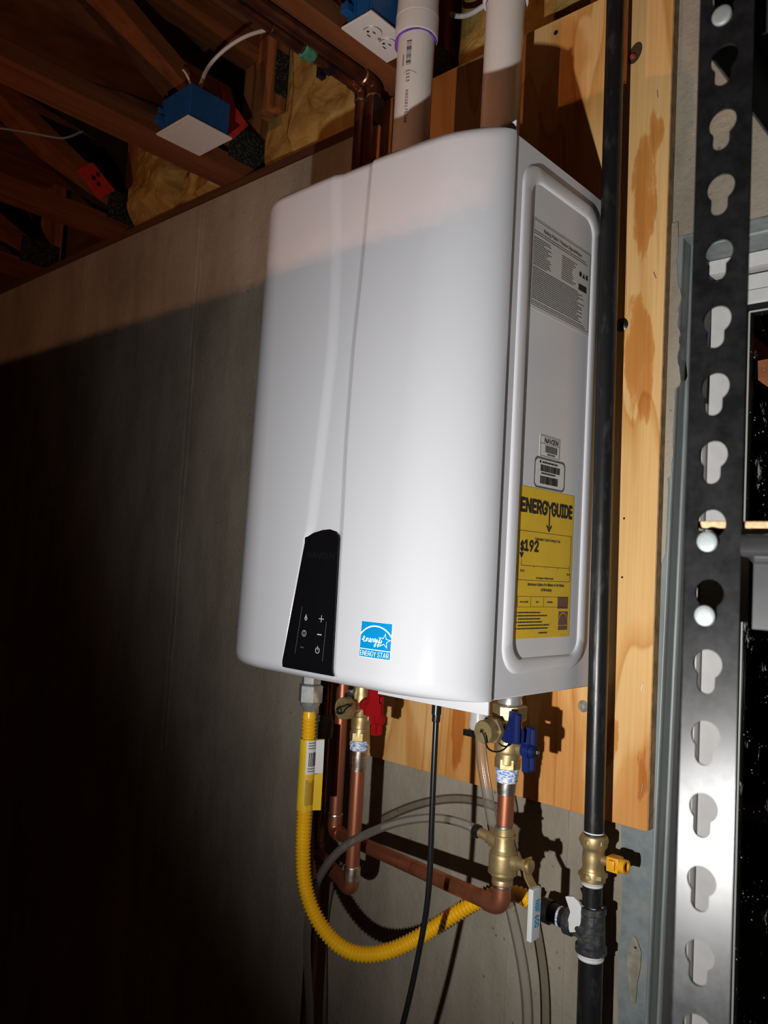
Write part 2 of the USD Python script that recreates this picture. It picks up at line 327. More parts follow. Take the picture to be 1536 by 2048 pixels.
white_plastic = plain('white_plastic', (0.72, 0.70, 0.68), 0.35)
pvc = plain('pvc', (0.74, 0.70, 0.65), 0.28, var=0.04, vs=12)
purple = plain('purple_primer', (0.16, 0.06, 0.42), 0.4, var=0.4, vs=60)
ink = plain('black_ink', (0.012, 0.012, 0.014), 0.5)
ink_grey = plain('grey_ink', (0.10, 0.10, 0.10), 0.6)
panel_black = plain('panel_glass', (0.004, 0.004, 0.005), 0.12, specular_ior_level=0.35)
panel_print = plain('panel_print', (0.38, 0.38, 0.39), 0.5)
panel_faint = plain('panel_faint_print', (0.007, 0.007, 0.008), 0.25)
paper = plain('label_paper', (0.70, 0.70, 0.69), 0.45)
clear_label = plain('silver_label', (0.62, 0.61, 0.59), 0.35)
yellow_label = plain('yellow_label', (0.78, 0.50, 0.02), 0.40, var=0.05, vs=30)
brown_ink = plain('label_dark_box', (0.16, 0.075, 0.05), 0.5)
blue_label = plain('blue_sticker', (0.0, 0.24, 0.56), 0.35)
white_ink = plain('white_ink', (0.85, 0.87, 0.88), 0.4)
copper = stained('copper', (0.50, 0.180, 0.098), (0.30, 0.10, 0.052), 0.38, 0.80, (34, 34, 9), 0.45, 0.68, 0.5)
copper_old = stained('old_copper', (0.23, 0.085, 0.045), (0.10, 0.038, 0.022), 0.30, 0.85, (22, 22, 22), 0.4, 0.65, 0.4)
solder = stained('solder', (0.62, 0.58, 0.52), (0.55, 0.30, 0.20), 0.35, 1.0, (90, 90, 90), 0.5, 0.6)
brass = stained('brass', (0.50, 0.38, 0.185), (0.34, 0.235, 0.10), 0.42, 0.75, (60, 60, 60), 0.45, 0.7, 0.5, bump=0.08)
steel = stained('bright_steel', (0.62, 0.63, 0.62), (0.42, 0.43, 0.42), 0.26, 0.72, (50, 50, 50), 0.45, 0.7, 0.35)
verdigris = plain('verdigris', (0.05, 0.20, 0.12), 0.8, var=0.4, vs=120)
iron = stained('black_iron', (0.010, 0.010, 0.0105), (0.040, 0.040, 0.041), 0.34, 0.0, (70, 70, 22), 0.56, 0.78, 0.5, bump=0.12)
iron_cast = stained('cast_iron', (0.028, 0.029, 0.031), (0.11, 0.11, 0.11), 0.42, 0.0, (90, 90, 90), 0.5, 0.75, 0.6, bump=0.4)
tape = stained('thread_tape', (0.78, 0.79, 0.80), (0.10, 0.24, 0.62), 0.5, 0.0, (170, 170, 420), 0.47, 0.56, bump=0.3)
dope = plain('thread_sealant', (0.62, 0.63, 0.63), 0.7, bump=0.4, bs=160)
hose_yellow = plain('yellow_coating', (0.90, 0.50, 0.008), 0.28, var=0.06, vs=30)
blue_plastic = plain('blue_plastic', (0.005, 0.014, 0.10), 0.38)
red_plastic = plain('red_plastic', (0.34, 0.005, 0.009), 0.5, specular_ior_level=0.2)
box_blue = plain('box_blue', (0.010, 0.085, 0.26), 0.45, var=0.12, vs=60)
yellow_plastic = plain('yellow_handle', (0.72, 0.34, 0.01), 0.35)
rubber = plain('black_rubber', (0.010, 0.010, 0.011), 0.30)
tubing = M('clear_tubing', {'f': ('fresnel', {'IOR': 1.35}), 't': ('transparent_bsdf', {'color': (0.86, 0.84, 0.80)}), 'gl': ('glossy_bsdf', {'color': (0.9, 0.9, 0.9), 'roughness': 0.12}), 'mx': ('mix_closure', {}),
                            'd': ('diffuse_bsdf', {'color': (0.55, 0.53, 0.5)}), 'm2': ('mix_closure', {'fac': 0.10})},
           [('f.fac', 'mx.fac'), ('t.BSDF', 'mx.closure1'), ('gl.BSDF', 'mx.closure2'), ('mx.closure', 'm2.closure1'), ('d.BSDF', 'm2.closure2')], 'm2.closure')
milky = M('milky_plastic', {'t': ('transparent_bsdf', {'color': (0.9, 0.9, 0.9)}), 'p': ('principled_bsdf', {'base_color': (0.72, 0.72, 0.72), 'roughness': 0.25}), 'mx': ('mix_closure', {'fac': 0.6})},
          [('t.BSDF', 'mx.closure1'), ('p.BSDF', 'mx.closure2')], 'mx.closure')
post_black = M('post_enamel', {'g': ('geometry', {}), 'n': ('noise_texture', {'scale': 70.0, 'detail': 6.0, 'roughness': 0.7}), 'r': ('rgb_ramp', {'ramp': [(0.3, (0.29,) * 3), (0.75, (0.36,) * 3)]}),
                               'c': ('rgb_ramp', {'ramp': [(0.4, (0.004, 0.004, 0.0043)), (0.8, (0.011, 0.011, 0.0115))]}), 'p': ('principled_bsdf', {'specular_ior_level': 0.15})},
               [('g.position', 'n.vector'), ('n.fac', 'r.fac'), ('r.color', 'p.roughness'), ('n.fac', 'c.fac'), ('c.color', 'p.base_color')])
rivet_m = plain('zinc_rivet', (0.19, 0.21, 0.21), 0.5, 0.3)
galv = stained('galvanised', (0.19, 0.215, 0.215), (0.30, 0.32, 0.31), 0.5, 0.35, (40, 40, 6), 0.4, 0.7, 0.6, bump=0.1)
vinyl = plain('window_vinyl', (0.62, 0.61, 0.60), 0.35, var=0.05, vs=50)
nailplate = M('nail_plate', {'g': ('geometry', {}), 'v': ('voronoi_texture', {'scale': 150.0}), 'r': ('rgb_ramp', {'ramp': [(0.0, (0.24, 0.25, 0.19)), (0.22, (0.09, 0.10, 0.075)), (0.45, (0.018, 0.026, 0.022))]}),
                             'b': ('bump', {'strength': 0.6, 'distance': 0.003}), 'p': ('principled_bsdf', {'roughness': 0.55, 'metallic': 0.3})},
              [('g.position', 'v.vector'), ('v.distance', 'r.fac'), ('r.color', 'p.base_color'), ('v.distance', 'b.height'), ('b.normal', 'p.normal')])
red_tag = plain('red_tag', (0.62, 0.03, 0.02), 0.6, var=0.15, vs=60)
orange_block = plain('terracotta', (0.42, 0.13, 0.05), 0.6, var=0.2, vs=40)
glass_dusty = M('dusty_glass', {
    'g': ('geometry', {}), 'v': ('voronoi_texture', {'scale': 130.0}), 'rv': ('rgb_ramp', {'ramp': [(0.10, (1, 1, 1)), (0.17, (0, 0, 0))]}),
    'n': ('noise_texture', {'scale': 30.0, 'detail': 3.0}), 'rn': ('rgb_ramp', {'ramp': [(0.55, (0, 0, 0)), (0.64, (1, 1, 1))]}),
    'mu': ('math', {'math_type': 'multiply'}), 'mm': ('math', {'math_type': 'multiply', 'value2': 0.55}),
    'm2': ('mapping', {'scale': (60, 60, 16)}), 'n2': ('noise_texture', {'scale': 1.0, 'detail': 5.0, 'roughness': 0.75}), 'r2': ('rgb_ramp', {'ramp': [(0.63, (0, 0, 0)), (0.70, (0.5, 0.5, 0.5))]}),
    'ad': ('math', {'math_type': 'maximum'}),
    'f': ('fresnel', {'IOR': 1.5}), 't': ('transparent_bsdf', {'color': (0.9, 0.92, 0.9)}), 'gl': ('glossy_bsdf', {'color': (1, 1, 1), 'roughness': 0.02}), 'mx': ('mix_closure', {}),
    'd': ('diffuse_bsdf', {'color': (0.5, 0.5, 0.47)}), 'mf': ('mix_closure', {})},
    [('g.position', 'v.vector'), ('v.distance', 'rv.fac'), ('g.position', 'n.vector'), ('n.fac', 'rn.fac'), ('rv.color', 'mu.value1'), ('rn.color', 'mu.value2'), ('mu.value', 'mm.value1'),
     ('g.position', 'm2.vector'), ('m2.vector', 'n2.vector'), ('n2.fac', 'r2.fac'), ('r2.color', 'ad.value1'), ('mm.value', 'ad.value2'),
     ('f.fac', 'mx.fac'), ('t.BSDF', 'mx.closure1'), ('gl.BSDF', 'mx.closure2'), ('ad.value', 'mf.fac'), ('mx.closure', 'mf.closure1'), ('d.BSDF', 'mf.closure2')], 'mf.closure')
gasket = plain('black_gasket', (0.012, 0.012, 0.012), 0.4)
bead_m = plain('glazing_bead', (0.42, 0.42, 0.40), 0.3)
floor_m = plain('floor_concrete', (0.20, 0.19, 0.17), 0.85, var=0.2, vs=3)

# ------------------------------------------------------------------ the room
WX0, WX1, WZ0, WZ1 = 0.545, 1.40, 0.55, 1.838          # window opening (clear of the steel buck)
wall_poly = Polygon([(-3.4, 0), (2.4, 0), (2.4, 2.21), (-3.4, 2.21)], [[(0.5145, WZ0), (WX1, WZ0), (WX1, 1.8385), (0.5330, 1.8385)]])
wb = place(trimesh.creation.extrude_polygon(wall_poly, 0.20, engine='earcut'), (0, 0.20, 0), (1, 0, 0), (0, 0, 1), (0, -1, 0))
wall_back = obj('wall_back', wb, concrete, kind='structure', smooth=False)
scars = tag(UsdGeom.Xform.Define(stage, '/World/trim_4').GetPrim(), kind='structure')      # form seams and smeared mortar on the wall's face


def ridge(x, z0, z1, w, h, seed, y=0.0, n=120):
    """a rough vertical ridge left by the form boards"""
    z = np.linspace(z0, z1, n); k = meshkit.fbm(np.stack([z * 9, np.full(n, seed * 3.1), np.zeros(n)], 1), 4, seed)
    k2 = meshkit.fbm(np.stack([z * 40, np.full(n, seed * 1.7), np.zeros(n)], 1), 3, seed + 9)
    xc = x + (k - 0.5) * w * 1.2; ww = w * (0.5 + k2); hh = h * (0.15 + 1.3 * np.clip(k2 - 0.25, 0, 1))
    rings = [np.array([(xc[i] - ww[i], y + 0.001, z[i]), (xc[i] - ww[i] * .4, y - hh[i], z[i]), (xc[i] + ww[i] * .3, y - hh[i] * .8, z[i]), (xc[i] + ww[i], y + 0.001, z[i])]) for i in range(n)]
    return loft(rings, True)


for x, z0, z1, w, h, s in ((-0.652, 0.3, 2.205, 0.006, 0.0035, 1), (-0.668, 0.9, 2.2, 0.004, 0.002, 2), (-1.22, 1.6, 2.2, 0.008, 0.003, 3), (0.452, 0.3, 1.018, 0.005, 0.0035, 4),
                           (0.395, 0.4, 1.018, 0.004, 0.002, 5), (0.30, 0.4, 1.016, 0.005, 0.002, 6), (0.462, 0.2, 0.96, 0.006, 0.005, 7)):
    obj('form_seam', ridge(x, z0, z1, w, h, s), concrete, scars)
# bluish mortar smeared over the buck flange below the plywood, and torn mortar beside the plywood edge
zz = np.linspace(0.3, 1.86, 300)
jag = lambda s, f, a: (meshkit.fbm(np.stack([zz * f, np.full(300, s), np.zeros(300)], 1), 5, int(s * 7)) - 0.5) * a
xl = 0.476 + jag(1.3, 12, 0.016); xr = 0.5195 + (zz - 1.0) * 0.0145
low = zz < 1.05
strip = Polygon(list(zip(xl[low], zz[low])) + list(zip(xr[low], zz[low]))[::-1]).buffer(0)
to_wall = lambda poly, d, y: place(poly_extrude(poly, d), (0, y, 0), (1, 0, 0), (0, 0, 1), (0, -1, 0))
obj('mortar_strip', to_wall(strip, 0.0028, 0.001), mortar, scars, smooth=False)
mid = (zz > 1.02)
xr2 = 0.5190 + (zz - 1.0) * 0.0120 + np.clip(jag(2.7, 7, 0.05), -0.004, 0.008) + np.where((zz > 1.62) & (zz < 1.80), 0.004, 0.0) + np.where((zz > 1.62) & (zz < 1.80), 1.0, 0.0) * np.clip(jag(4.4, 30, 0.022), -0.004, 0.007) - np.where(zz < 1.50, 0.007, 0)
torn = Polygon(list(zip(np.full(mid.sum(), 0.500), zz[mid])) + list(zip(xr2[mid], zz[mid]))[::-1]).buffer(0)
obj('mortar_lip', to_wall(torn, 0.0035, 0.001), concrete, scars, smooth=False)
pa = np.linspace(0, 2 * PI, 60, endpoint=False); pn_ = meshkit.fbm(np.stack([np.cos(pa) * 2, np.sin(pa) * 2, np.zeros(60)], 1), 4, 5)
patch = Polygon([(0.500 + (0.0095 - 0.0035 * max(0, -math.sin(a))) * math.cos(a) * (0.75 + 0.5 * q), 0.842 + (0.028 if math.sin(a) > 0 else 0.058) * math.sin(a) * (0.8 + 0.4 * q)) for a, q in zip(pa, pn_)]).buffer(0)
obj('bolt_hole', cyl((0.501, -0.0045, 0.858), (0.501, 0.0, 0.858), 0.0017, 12), ink, scars)
obj('mortar_patch', to_wall(patch, 0.0042, 0.0), plain('old_mortar', (0.235, 0.215, 0.165), 0.9, var=0.3, vs=60, bump=0.6, bs=90), scars, smooth=False)

obj('floor', box(-3.4, 2.4, -4.2, 0.0, -0.1, 0.0), floor_m, kind='structure', smooth=False)
obj('ceiling', box(-3.4, 2.4, -4.2, 0.16, 2.602, 2.625), deck, kind='structure', smooth=False)
obj('wall_left', box(-3.5, -3.4, -4.2, 0.2, 0.0, 2.21), concrete, kind='structure', smooth=False)
# mud sill and rim board on top of the wall
obj('trim_1', box(-3.4, 2.4, 0.012, 0.16, 2.211, 2.2425, 0.001), wood_x, kind='structure', smooth=False)
obj('trim_2', box(-3.4, 2.4, 0.122, 0.160, 2.2435, 2.601, 0.001), wood_x, kind='structure', smooth=False)

# window: steel buck and vinyl sash
buck = UsdGeom.Xform.Define(stage, '/World/trim_3').GetPrim(); tag(buck, kind='structure')
BX = lambda z: 0.5215 + (z - 1.0) * 0.0145


def slanted(x0, x1, y0, y1, zs_=(WZ0, 1.838)):
    return trimesh.convex.convex_hull(np.array([(BX(z) + x, y, z) for z in zs_ for x in (x0, x1) for y in (y0, y1)]))


fl = Polygon([(0.478, WZ0), (BX(WZ0), WZ0), (BX(1.838), 1.838), (0.478, 1.838)])
obj('flange', place(poly_extrude(fl, 0.0014), (0, 0.0, 0), (1, 0, 0), (0, 0, 1), (0, -1, 0)), galv, buck, smooth=False)
obj('corner_bead', cyl((BX(WZ0) - .0005, 0.0012, WZ0), (BX(1.837) - .0005, 0.0012, 1.837), 0.0028, 12), galv, buck)
obj('jamb', slanted(-0.0005, 0.0008, 0.001, 0.034), galv, buck, smooth=False)
obj('jamb_bead', cyl((BX(WZ0) + .002, 0.034, WZ0), (BX(1.836) + .002, 0.034, 1.836), 0.0040, 12), galv, buck)
obj('inner_jamb', slanted(0.0005, 0.0015, 0.0385, 0.118), gasket, buck, smooth=False)
obj('head', box(0.5335, WX1, -0.002, 0.036, 1.8355, 1.838), galv, buck, smooth=False)
obj('head_bead', cyl((0.5335, 0.036, 1.834), (WX1, 0.036, 1.834), 0.004, 12), galv, buck)
obj('inner_head', box(0.5345, WX1, 0.0385, 0.118, 1.8345, 1.8365), galv, buck, smooth=False)
win = UsdGeom.Xform.Define(stage, '/World/window_1').GetPrim(); tag(win, kind='structure')
YS = 0.114
obj('frame_head', box(0.5345, WX1, 0.098, 0.16, 1.813, 1.834, 0.002), vinyl, win)
obj('frame_jamb', box(0.5285, 0.5320, 0.100, 0.16, WZ0, 1.812, 0.001), vinyl, win)
obj('sash_stile', box(0.5335, 0.583, YS, 0.15, WZ0, 1.808, 0.003), vinyl, win)
obj('sash_rail', box(0.5835, WX1, YS, 0.15, 1.762, 1.808, 0.003), vinyl, win)
obj('sash_rail', box(0.5835, WX1, YS - 0.004, 0.1135, 1.7625, 1.783, 0.002), vinyl, win)
obj('gasket', cat_(box(0.5832, 0.5865, YS - 0.001, 0.15, WZ0, 1.7615), box(0.5865, WX1, YS - 0.001, 0.15, 1.7555, 1.7615)), gasket, win, smooth=False)
obj('glazing_bead', cat_(cyl((0.5885, 0.1175, WZ0), (0.5885, 0.1175, 1.752), 0.0016, 10), cyl((0.5885, 0.1175, 1.7525), (WX1, 0.1175, 1.7525), 0.0016, 10)), bead_m, win)
obj('pane', box(0.5868, WX1, 0.120, 0.124, WZ0, 1.755), glass_dusty, win, smooth=False)
pts = [(0.5945, 1.684), (0.68, 1.690), (0.68, 1.605), (0.625, 1.630), (0.5955, 1.655)]
single('clay_block', place(trimesh.creation.extrude_polygon(Polygon(pts), 0.06, engine='earcut'), (0, 0.20, 0), (1, 0, 0), (0, 0, 1), (0, -1, 0)), orange_block,
       'orange brown block seen through the dusty window pane behind the shelf post', 'block', smooth=False)

# ------------------------------------------------------------------ floor trusses overhead
T = 0.038


def truss(face, label, spread):
    t = thing('floor_truss', label, 'joist', (face - 0.0445, 0, 2.243), group='floor trusses overhead')
    x0, x1 = face - 0.089, face
    obj('chord', box(x0, x1, -4.0, 0.118, 2.2432, 2.281, 0.0015), wood, t, smooth=False)
    obj('chord', box(x0, x1, -4.0, 0.118, 2.563, 2.601, 0.0015), wood, t, smooth=False)
    y0 = 0.045; zlo, zhi = 2.2815, 2.5625
    k = 0.0; ys = []
    yy = y0; sgn = 1
    for i in range(5):
        yb = yy - (zhi - zlo) / 0.50
        za, zb = (zlo, zhi) if sgn > 0 else (zhi, zlo)
        th = 0.019 / math.cos(math.atan(0.5)) * 1.0
        p = Polygon([(yy + .02, za - .01 * sgn + 0), (yb - .02, zb + .01 * sgn), (yb - .02, zb + .01 * sgn + 2 * th), (yy + .02, za - .01 * sgn + 2 * th)])
        p = p.intersection(sbox(-9, zlo, 9, zhi))
        obj('web', place(poly_extrude(p, 0.089), (x0, 0, 0), (0, 1, 0), (0, 0, 1), (1, 0, 0)), wood, t, smooth=False)
        yy = yb; sgn = -sgn
    obj('web', box(x0, x1, 0.06, 0.098, zlo, zhi, 0.001), wood_z, t, smooth=False)
    for yc, zc, w, h in ((0.028, 2.312, 0.125, 0.082), (y0 - (zhi - zlo) / 0.5 - 0.01, 2.545, 0.17, 0.08)):
        pl = place(trimesh.creation.box((w, h, 0.0016)), (x1 + 0.0009, yc, zc), (0, 1, 0), (0, 0, 1), (1, 0, 0))
        obj('nail_plate', pl, nailplate, t, smooth=False)
    return t


t1 = truss(0.030, 'open web floor truss over the heater, outlet box on its side', 0)
t2 = truss(-0.520, 'open web floor truss carrying the box with the blank white cover', 0)
t3 = truss(-1.070, 'dim floor truss with a red tag on its web, at far left', 0)
t4 = truss(-1.620, 'darkest floor truss over the far left end of the concrete wall', 0)


def sheet(corners, th, mat, name, label, cat, holes=()):
    c = np.array(corners, float); n = np.cross(c[1] - c[0], c[3] - c[0]); n /= np.linalg.norm(n)
    pts = np.vstack([c, c + n * th])
    m = trimesh.convex.convex_hull(pts)
    return single(name, m, mat, label, cat, smooth=False)


tg = thing('red_tag', 'red tag with dark marks on the dim truss at far left', 'tag', (-1.03, -0.1, 2.33), group='red tags on the trusses')
c = np.array([(-1.066, -0.118, 2.372), (-0.99, -0.118, 2.372), (-0.99, -0.045, 2.330), (-1.066, -0.045, 2.330)])
c = np.array([(-1.0685, -0.128, 2.366), (-1.0685, -0.090, 2.402), (-1.0685, -0.018, 2.352), (-1.0685, -0.060, 2.312)])
obj('sheet', trimesh.convex.convex_hull(np.vstack([c, c + (0.002, 0, 0)])), red_tag, tg, smooth=False)
for yy, zz_ in ((-0.082, 2.362), (-0.066, 2.350), (-0.070, 2.376)):
    obj('mark', box(-1.0664, -1.0658, yy - 0.006, yy + 0.005, zz_ - 0.006, zz_ + 0.005), ink, tg, smooth=False)
tg = thing('red_tag', 'narrow folded red tag hanging right of the blank cover box', 'tag', (-0.50, -0.05, 2.36), group='red tags on the trusses')
c = np.array([(-0.507, -0.088, 2.420), (-0.507, -0.066, 2.402), (-0.500, -0.002, 2.352), (-0.512, -0.040, 2.300)])
obj('sheet', trimesh.convex.convex_hull(np.vstack([c, c + (0.003, 0, 0)])), red_tag, tg, smooth=False)
c2 = c + (0.0035, 0, 0); obj('fold', trimesh.convex.convex_hull(np.vstack([c2[[0, 2]], c2[[3]], c2[[0, 2, 3]] * 0.5 + c2[[3]] * 0.5 + (0.003, 0, 0)])), red_tag, tg, smooth=False)

# block standing between the trusses over the wall
bk = thing('wood_block', 'short upright wood block before the yellow insulation under the copper pipes', 'block', (-0.44, 0.0, 2.37))
obj('board', box(-0.472, -0.410, -0.004, 0.034, 2.368, 2.600, 0.001), wood_z, bk, smooth=False)
obj('nail_plate', box(-0.4095, -0.407, -0.002, 0.032, 2.40, 2.50), nailplate, bk, smooth=False)


def batt(name, x0, x1, z0, z1, yf, seed, label, lump=0.05, nx=60, nz=44, clear=-99.0):
    u, v = np.meshgrid(np.linspace(0, 1, nx), np.linspace(0, 1, nz)); x = x0 + (x1 - x0) * u; z = z0 + (z1 - z0) * v
    P = np.stack([x * 5, z * 5, np.full_like(x, seed)], -1)
    d = meshkit.fbm(P * 1.3, 5, seed); d2 = meshkit.fbm(P * 6, 4, seed + 3)
    edge = np.clip(np.minimum.reduce([u, 1 - u, v * 0.8 + 0.02, (1 - v)]) * 7, 0, 1) ** 0.5
    keep = x < clear; y = yf + 0.06 - edge * (0.055 + lump * (d - 0.35) * 1.6) - 0.010 * (d2 - 0.5)
    y = np.where(keep, np.maximum(y, 0.045), y)
    front = np.stack([x + 0.02 * (d2 - 0.5), np.minimum(y, 0.117), z + 0.014 * (d - 0.5)], -1)
    front[0, :, 2] = z0; back = front.copy(); back[..., 1] = 0.1205
    V = np.vstack([front.reshape(-1, 3), back.reshape(-1, 3)]); N = nx * nz
    i, j = np.meshgrid(np.arange(nz - 1), np.arange(nx - 1), indexing='ij'); a = (i * nx + j).ravel()
    F = np.stack([a, a + 1, a + nx + 1, a + nx], 1); F = np.vstack([F, F[:, ::-1] + N])
    loop = np.r_[np.arange(nx), np.arange(1, nz) * nx + nx - 1, (nz - 1) * nx + np.arange(nx - 2, -1, -1), np.arange(nz - 2, 0, -1) * nx]
    k = np.roll(loop, -1); F = np.vstack([F, np.stack([k, loop, loop + N, k + N], 1)])
    return single(name, (V, F), insul, label, 'insulation', smooth=60, group='insulation batts along the top of the wall')


batt('insulation_batt', -0.508, -0.062, 2.246, 2.57, 0.030, 3, 'yellow fibreglass batt filling the bay behind the copper elbows', 0.05, clear=-0.385)
batt('insulation_batt', -1.065, -0.83, 2.246, 2.52, 0.030, 11, 'ragged yellow fibreglass tuft left of the blank white cover', 0.09)
batt('insulation_batt', -0.81, -0.612, 2.246, 2.33, 0.015, 17, 'thin torn strip of fibreglass lying on top of the concrete wall', 0.07, 40, 26)
batt('insulation_batt', 0.036, 0.56, 2.246, 2.56, 0.055, 23, 'shadowed fibreglass batt behind the two white vent pipes', 0.04)

# ------------------------------------------------------------------ plywood panel
PX0, PX1, PZ0, PZ1, PY = -0.068, 0.518, 1.018, 2.2395, -0.018
ply = thing('plywood_panel', 'golden knotty plywood backing panel screwed to the concrete wall', 'plywood', (0.225, -0.009, PZ0))
obj('board', box(PX0, PX1, PY, -0.0008, PZ0, PZ1, 0.0006), plywood, ply, smooth=False)
obj('edge_ply', cat_([box(PX1 + 0.0000, PX1 + 0.0012, PY + 0.001 + 0.0042 * k, PY + 0.0042 * k + 0.0040, PZ0 + 0.001, PZ1 - 0.001) for k in range(4)]), ply_edge, ply, smooth=False)
for x, z, rot in ((0.499, 2.051, 0.1), (0.504, 1.782, 0.35), (0.505, 1.207, -0.2), (0.510, 1.074, -0.15)):
    st = cyl((-0.0055, 0, 0.0012), (0.0055, 0, 0.0012), 0.0006, 8)
    st = cat_(st, cyl((-0.0055, 0, 0.0012), (-0.0055, 0, -0.001), 0.0006, 8), cyl((0.0055, 0, 0.0012), (0.0055, 0, -0.001), 0.0006, 8))
    a = PI / 2 + rot; st = place(st, (x, PY, z), (math.cos(a), 0, math.sin(a)), (-math.sin(a), 0, math.cos(a)), (0, -1, 0))
    obj('staple', st, steel, ply)
for x, z in ((0.470, 1.438), (0.470, 1.355), (0.325, 2.218)):
    obj('nail_hole', cyl((x, PY + 0.001, z), (x, PY - 0.0003, z), 0.0016 if z < 2 else 0.004, 12), ink, ply)
for x, z, r in ((0.418, 1.168, 0.0085), (0.456, 1.719, 0.010)):
    obj('washer_screw', lathe((x, PY + 0.0005, z), (0, -1, 0), [(0, r), (0.0015, r), (0.003, r * 0.75), (0.005, r * 0.5), (0.0055, 0)], 24), steel if z < 1.5 else iron, ply)
kn = place(poly_extrude(affinity.rotate(affinity.scale(Point(0, 0).buffer(0.011), 0.9, 1.45), -20), 0.0006), (0.462, PY + 0.0002, 2.128), (1, 0, 0), (0, 0, 1), (0, -1, 0))
obj('knot', kn, plain('knot', (0.07, 0.035, 0.02), 0.6), ply, smooth=False)
obj('red_screw', lathe((0.4590, PY + 0.001, 2.123), (0.15, -1, -0.25), [(0, 0.0045), (.002, 0.0045), (0.0025, .003), (.004, .003), (.0045, 0.0045), (.006, .0035), (.0065, 0)], 14), plain('red_rust', (0.30, 0.04, 0.03), 0.4, var=0.5, vs=300), ply)

# ------------------------------------------------------------------ water heater
HX0, HX1, HZ0, HZ1 = 0.0, 0.440, 1.200, 1.896
YB, YC = -0.030, -0.284                    # back, and the seam between case and front cover
ht = thing('water_heater', 'white wall-hung tankless water heater with curved front and black display', 'water heater', (0.22, YB, HZ0))

ZK = np.array([1.19, 1.209, 1.386, 1.40, 1.50, 1.635, 1.735, 1.90]); XLK = np.array([0.163, 0.165, 0.190, 0.1905, 0.1955, 0.2015, 0.197, 0.179])
XRK = np.array([0.265, 0.264, 0.257, 0.257, 0.252, 0.2505, 0.254, 0.256])
_s = np.linspace(1.19, 1.90, 200)


def smooth1(zk, xk):
    y = np.interp(_s, zk, xk); k = np.ones(15) / 15
    return np.convolve(np.pad(y, 7, 'edge'), k, 'valid')


XLS, XRS = smooth1(ZK, XLK), smooth1(ZK, XRK)


def F(x, z, recess=True):
    """distance of the cover's front surface from the wall"""
    x, z = np.asarray(x, float), np.asarray(z, float)
    t = np.clip((HZ1 - z) / (HZ1 - HZ0), 0, 1)
    D = 0.351 + 0.0225 * t - 0.018 * (np.abs(x - 0.17) / 0.27) ** 2.2 * (1 - 0.55 * t)
    rl, rr = 0.075 + 0.035 * t, 0.085 + 0.03 * t
    el = np.sqrt(np.clip(1 - np.clip(1 - (x - HX0) / rl, 0, 1) ** 2, 0, 1)); er = np.sqrt(np.clip(1 - np.clip(1 - (HX1 - x) / rr, 0, 1) ** 2.1, 0, 1))
    d = -YC + (D + YC) * np.minimum(el, er)
    # rolled top and bottom edges
    for e, r in ((HZ1 - z, 0.016), (z - HZ0, 0.022)):
        k = np.clip(1 - e / r, 0, 1); d = d - (d + YC) * 0.30 * (1 - np.sqrt(np.clip(1 - k ** 2, 0, 1))) - 0.0
    if recess:
        xl, xr = np.interp(z, _s, XLS), np.interp(z, _s, XRS)
        w = np.where(z > 1.39, 0.019, 0.0025)
        w = np.interp(z, [1.38, 1.40], [0.0025, 0.019])
        a = np.clip((x - xl) / w, 0, 1); b = np.clip((xr + 0.004 - x) / 0.0105, 0, 1); a = a * a * (3 - 2 * a); b = 0.75 * b + 0.25 * b * b * (3 - 2 * b)
        c = np.clip((z - 1.2095) / 0.003, 0, 1)
        d = d - 0.0042 * np.minimum(np.minimum(a, b), c)
    return d


xs = np.unique(np.round(np.concatenate([HX0 + 0.09 * (1 - np.cos(np.linspace(0, PI / 2, 36))), np.linspace(0.088, 0.345, 235), HX1 - 0.1 * (1 - np.cos(np.linspace(0, PI / 2, 40)))]), 6))
zs = np.unique(np.round(np.concatenate([HZ0 + 0.022 * (1 - np.cos(np.linspace(0, PI / 2, 9))), np.linspace(HZ0 + .0225, HZ1 - .017, 150), HZ1 - 0.016 * (1 - np.cos(np.linspace(0, PI / 2, 9))), np.linspace(1.206, 1.216, 12), np.linspace(1.378, 1.402, 12)]), 6))
X, Z = np.meshgrid(xs, zs); Y = -F(X, Z)
nx, nz = len(xs), len(zs)
V = np.stack([X, Y, Z], -1).reshape(-1, 3)
i, j = np.meshgrid(np.arange(nz - 1), np.arange(nx - 1), indexing='ij'); a = (i * nx + j).ravel()
Fq = np.stack([a, a + 1, a + nx + 1, a + nx], 1)
loop = np.r_[np.arange(nx), np.arange(1, nz) * nx + nx - 1, (nz - 1) * nx + np.arange(nx - 2, -1, -1), np.arange(nz - 2, 0, -1) * nx]
N = len(V); ringb = V[loop].copy(); ringb[:, 1] = YC + 0.001
V = np.vstack([V, ringb]); k = np.arange(len(loop)); kn_ = np.roll(k, -1)
Fq = np.vstack([Fq, np.stack([loop[kn_], loop[k], N + k, N + kn_], 1)])
cover = trimesh.Trimesh(V, np.vstack([Fq[:, [0, 1, 2]], Fq[:, [0, 2, 3]]]), process=False)
obj('front_cover', cover, white_cover, ht, smooth=32)


def on_front(m, lift=0.0, maxedge=0.006, recess=True):
    """lays a flat mesh (x, z, thickness) onto the curved front"""
    m = arr(m); v, f = trimesh.remesh.subdivide_to_size(m.vertices, m.faces, maxedge, max_iter=12) if maxedge else (m.vertices, m.faces)
    v = np.asarray(v); out = np.stack([v[:, 0], -F(v[:, 0], v[:, 1], recess) - lift - v[:, 2], v[:, 1]], 1)
    return trimesh.Trimesh(out, f, process=False)


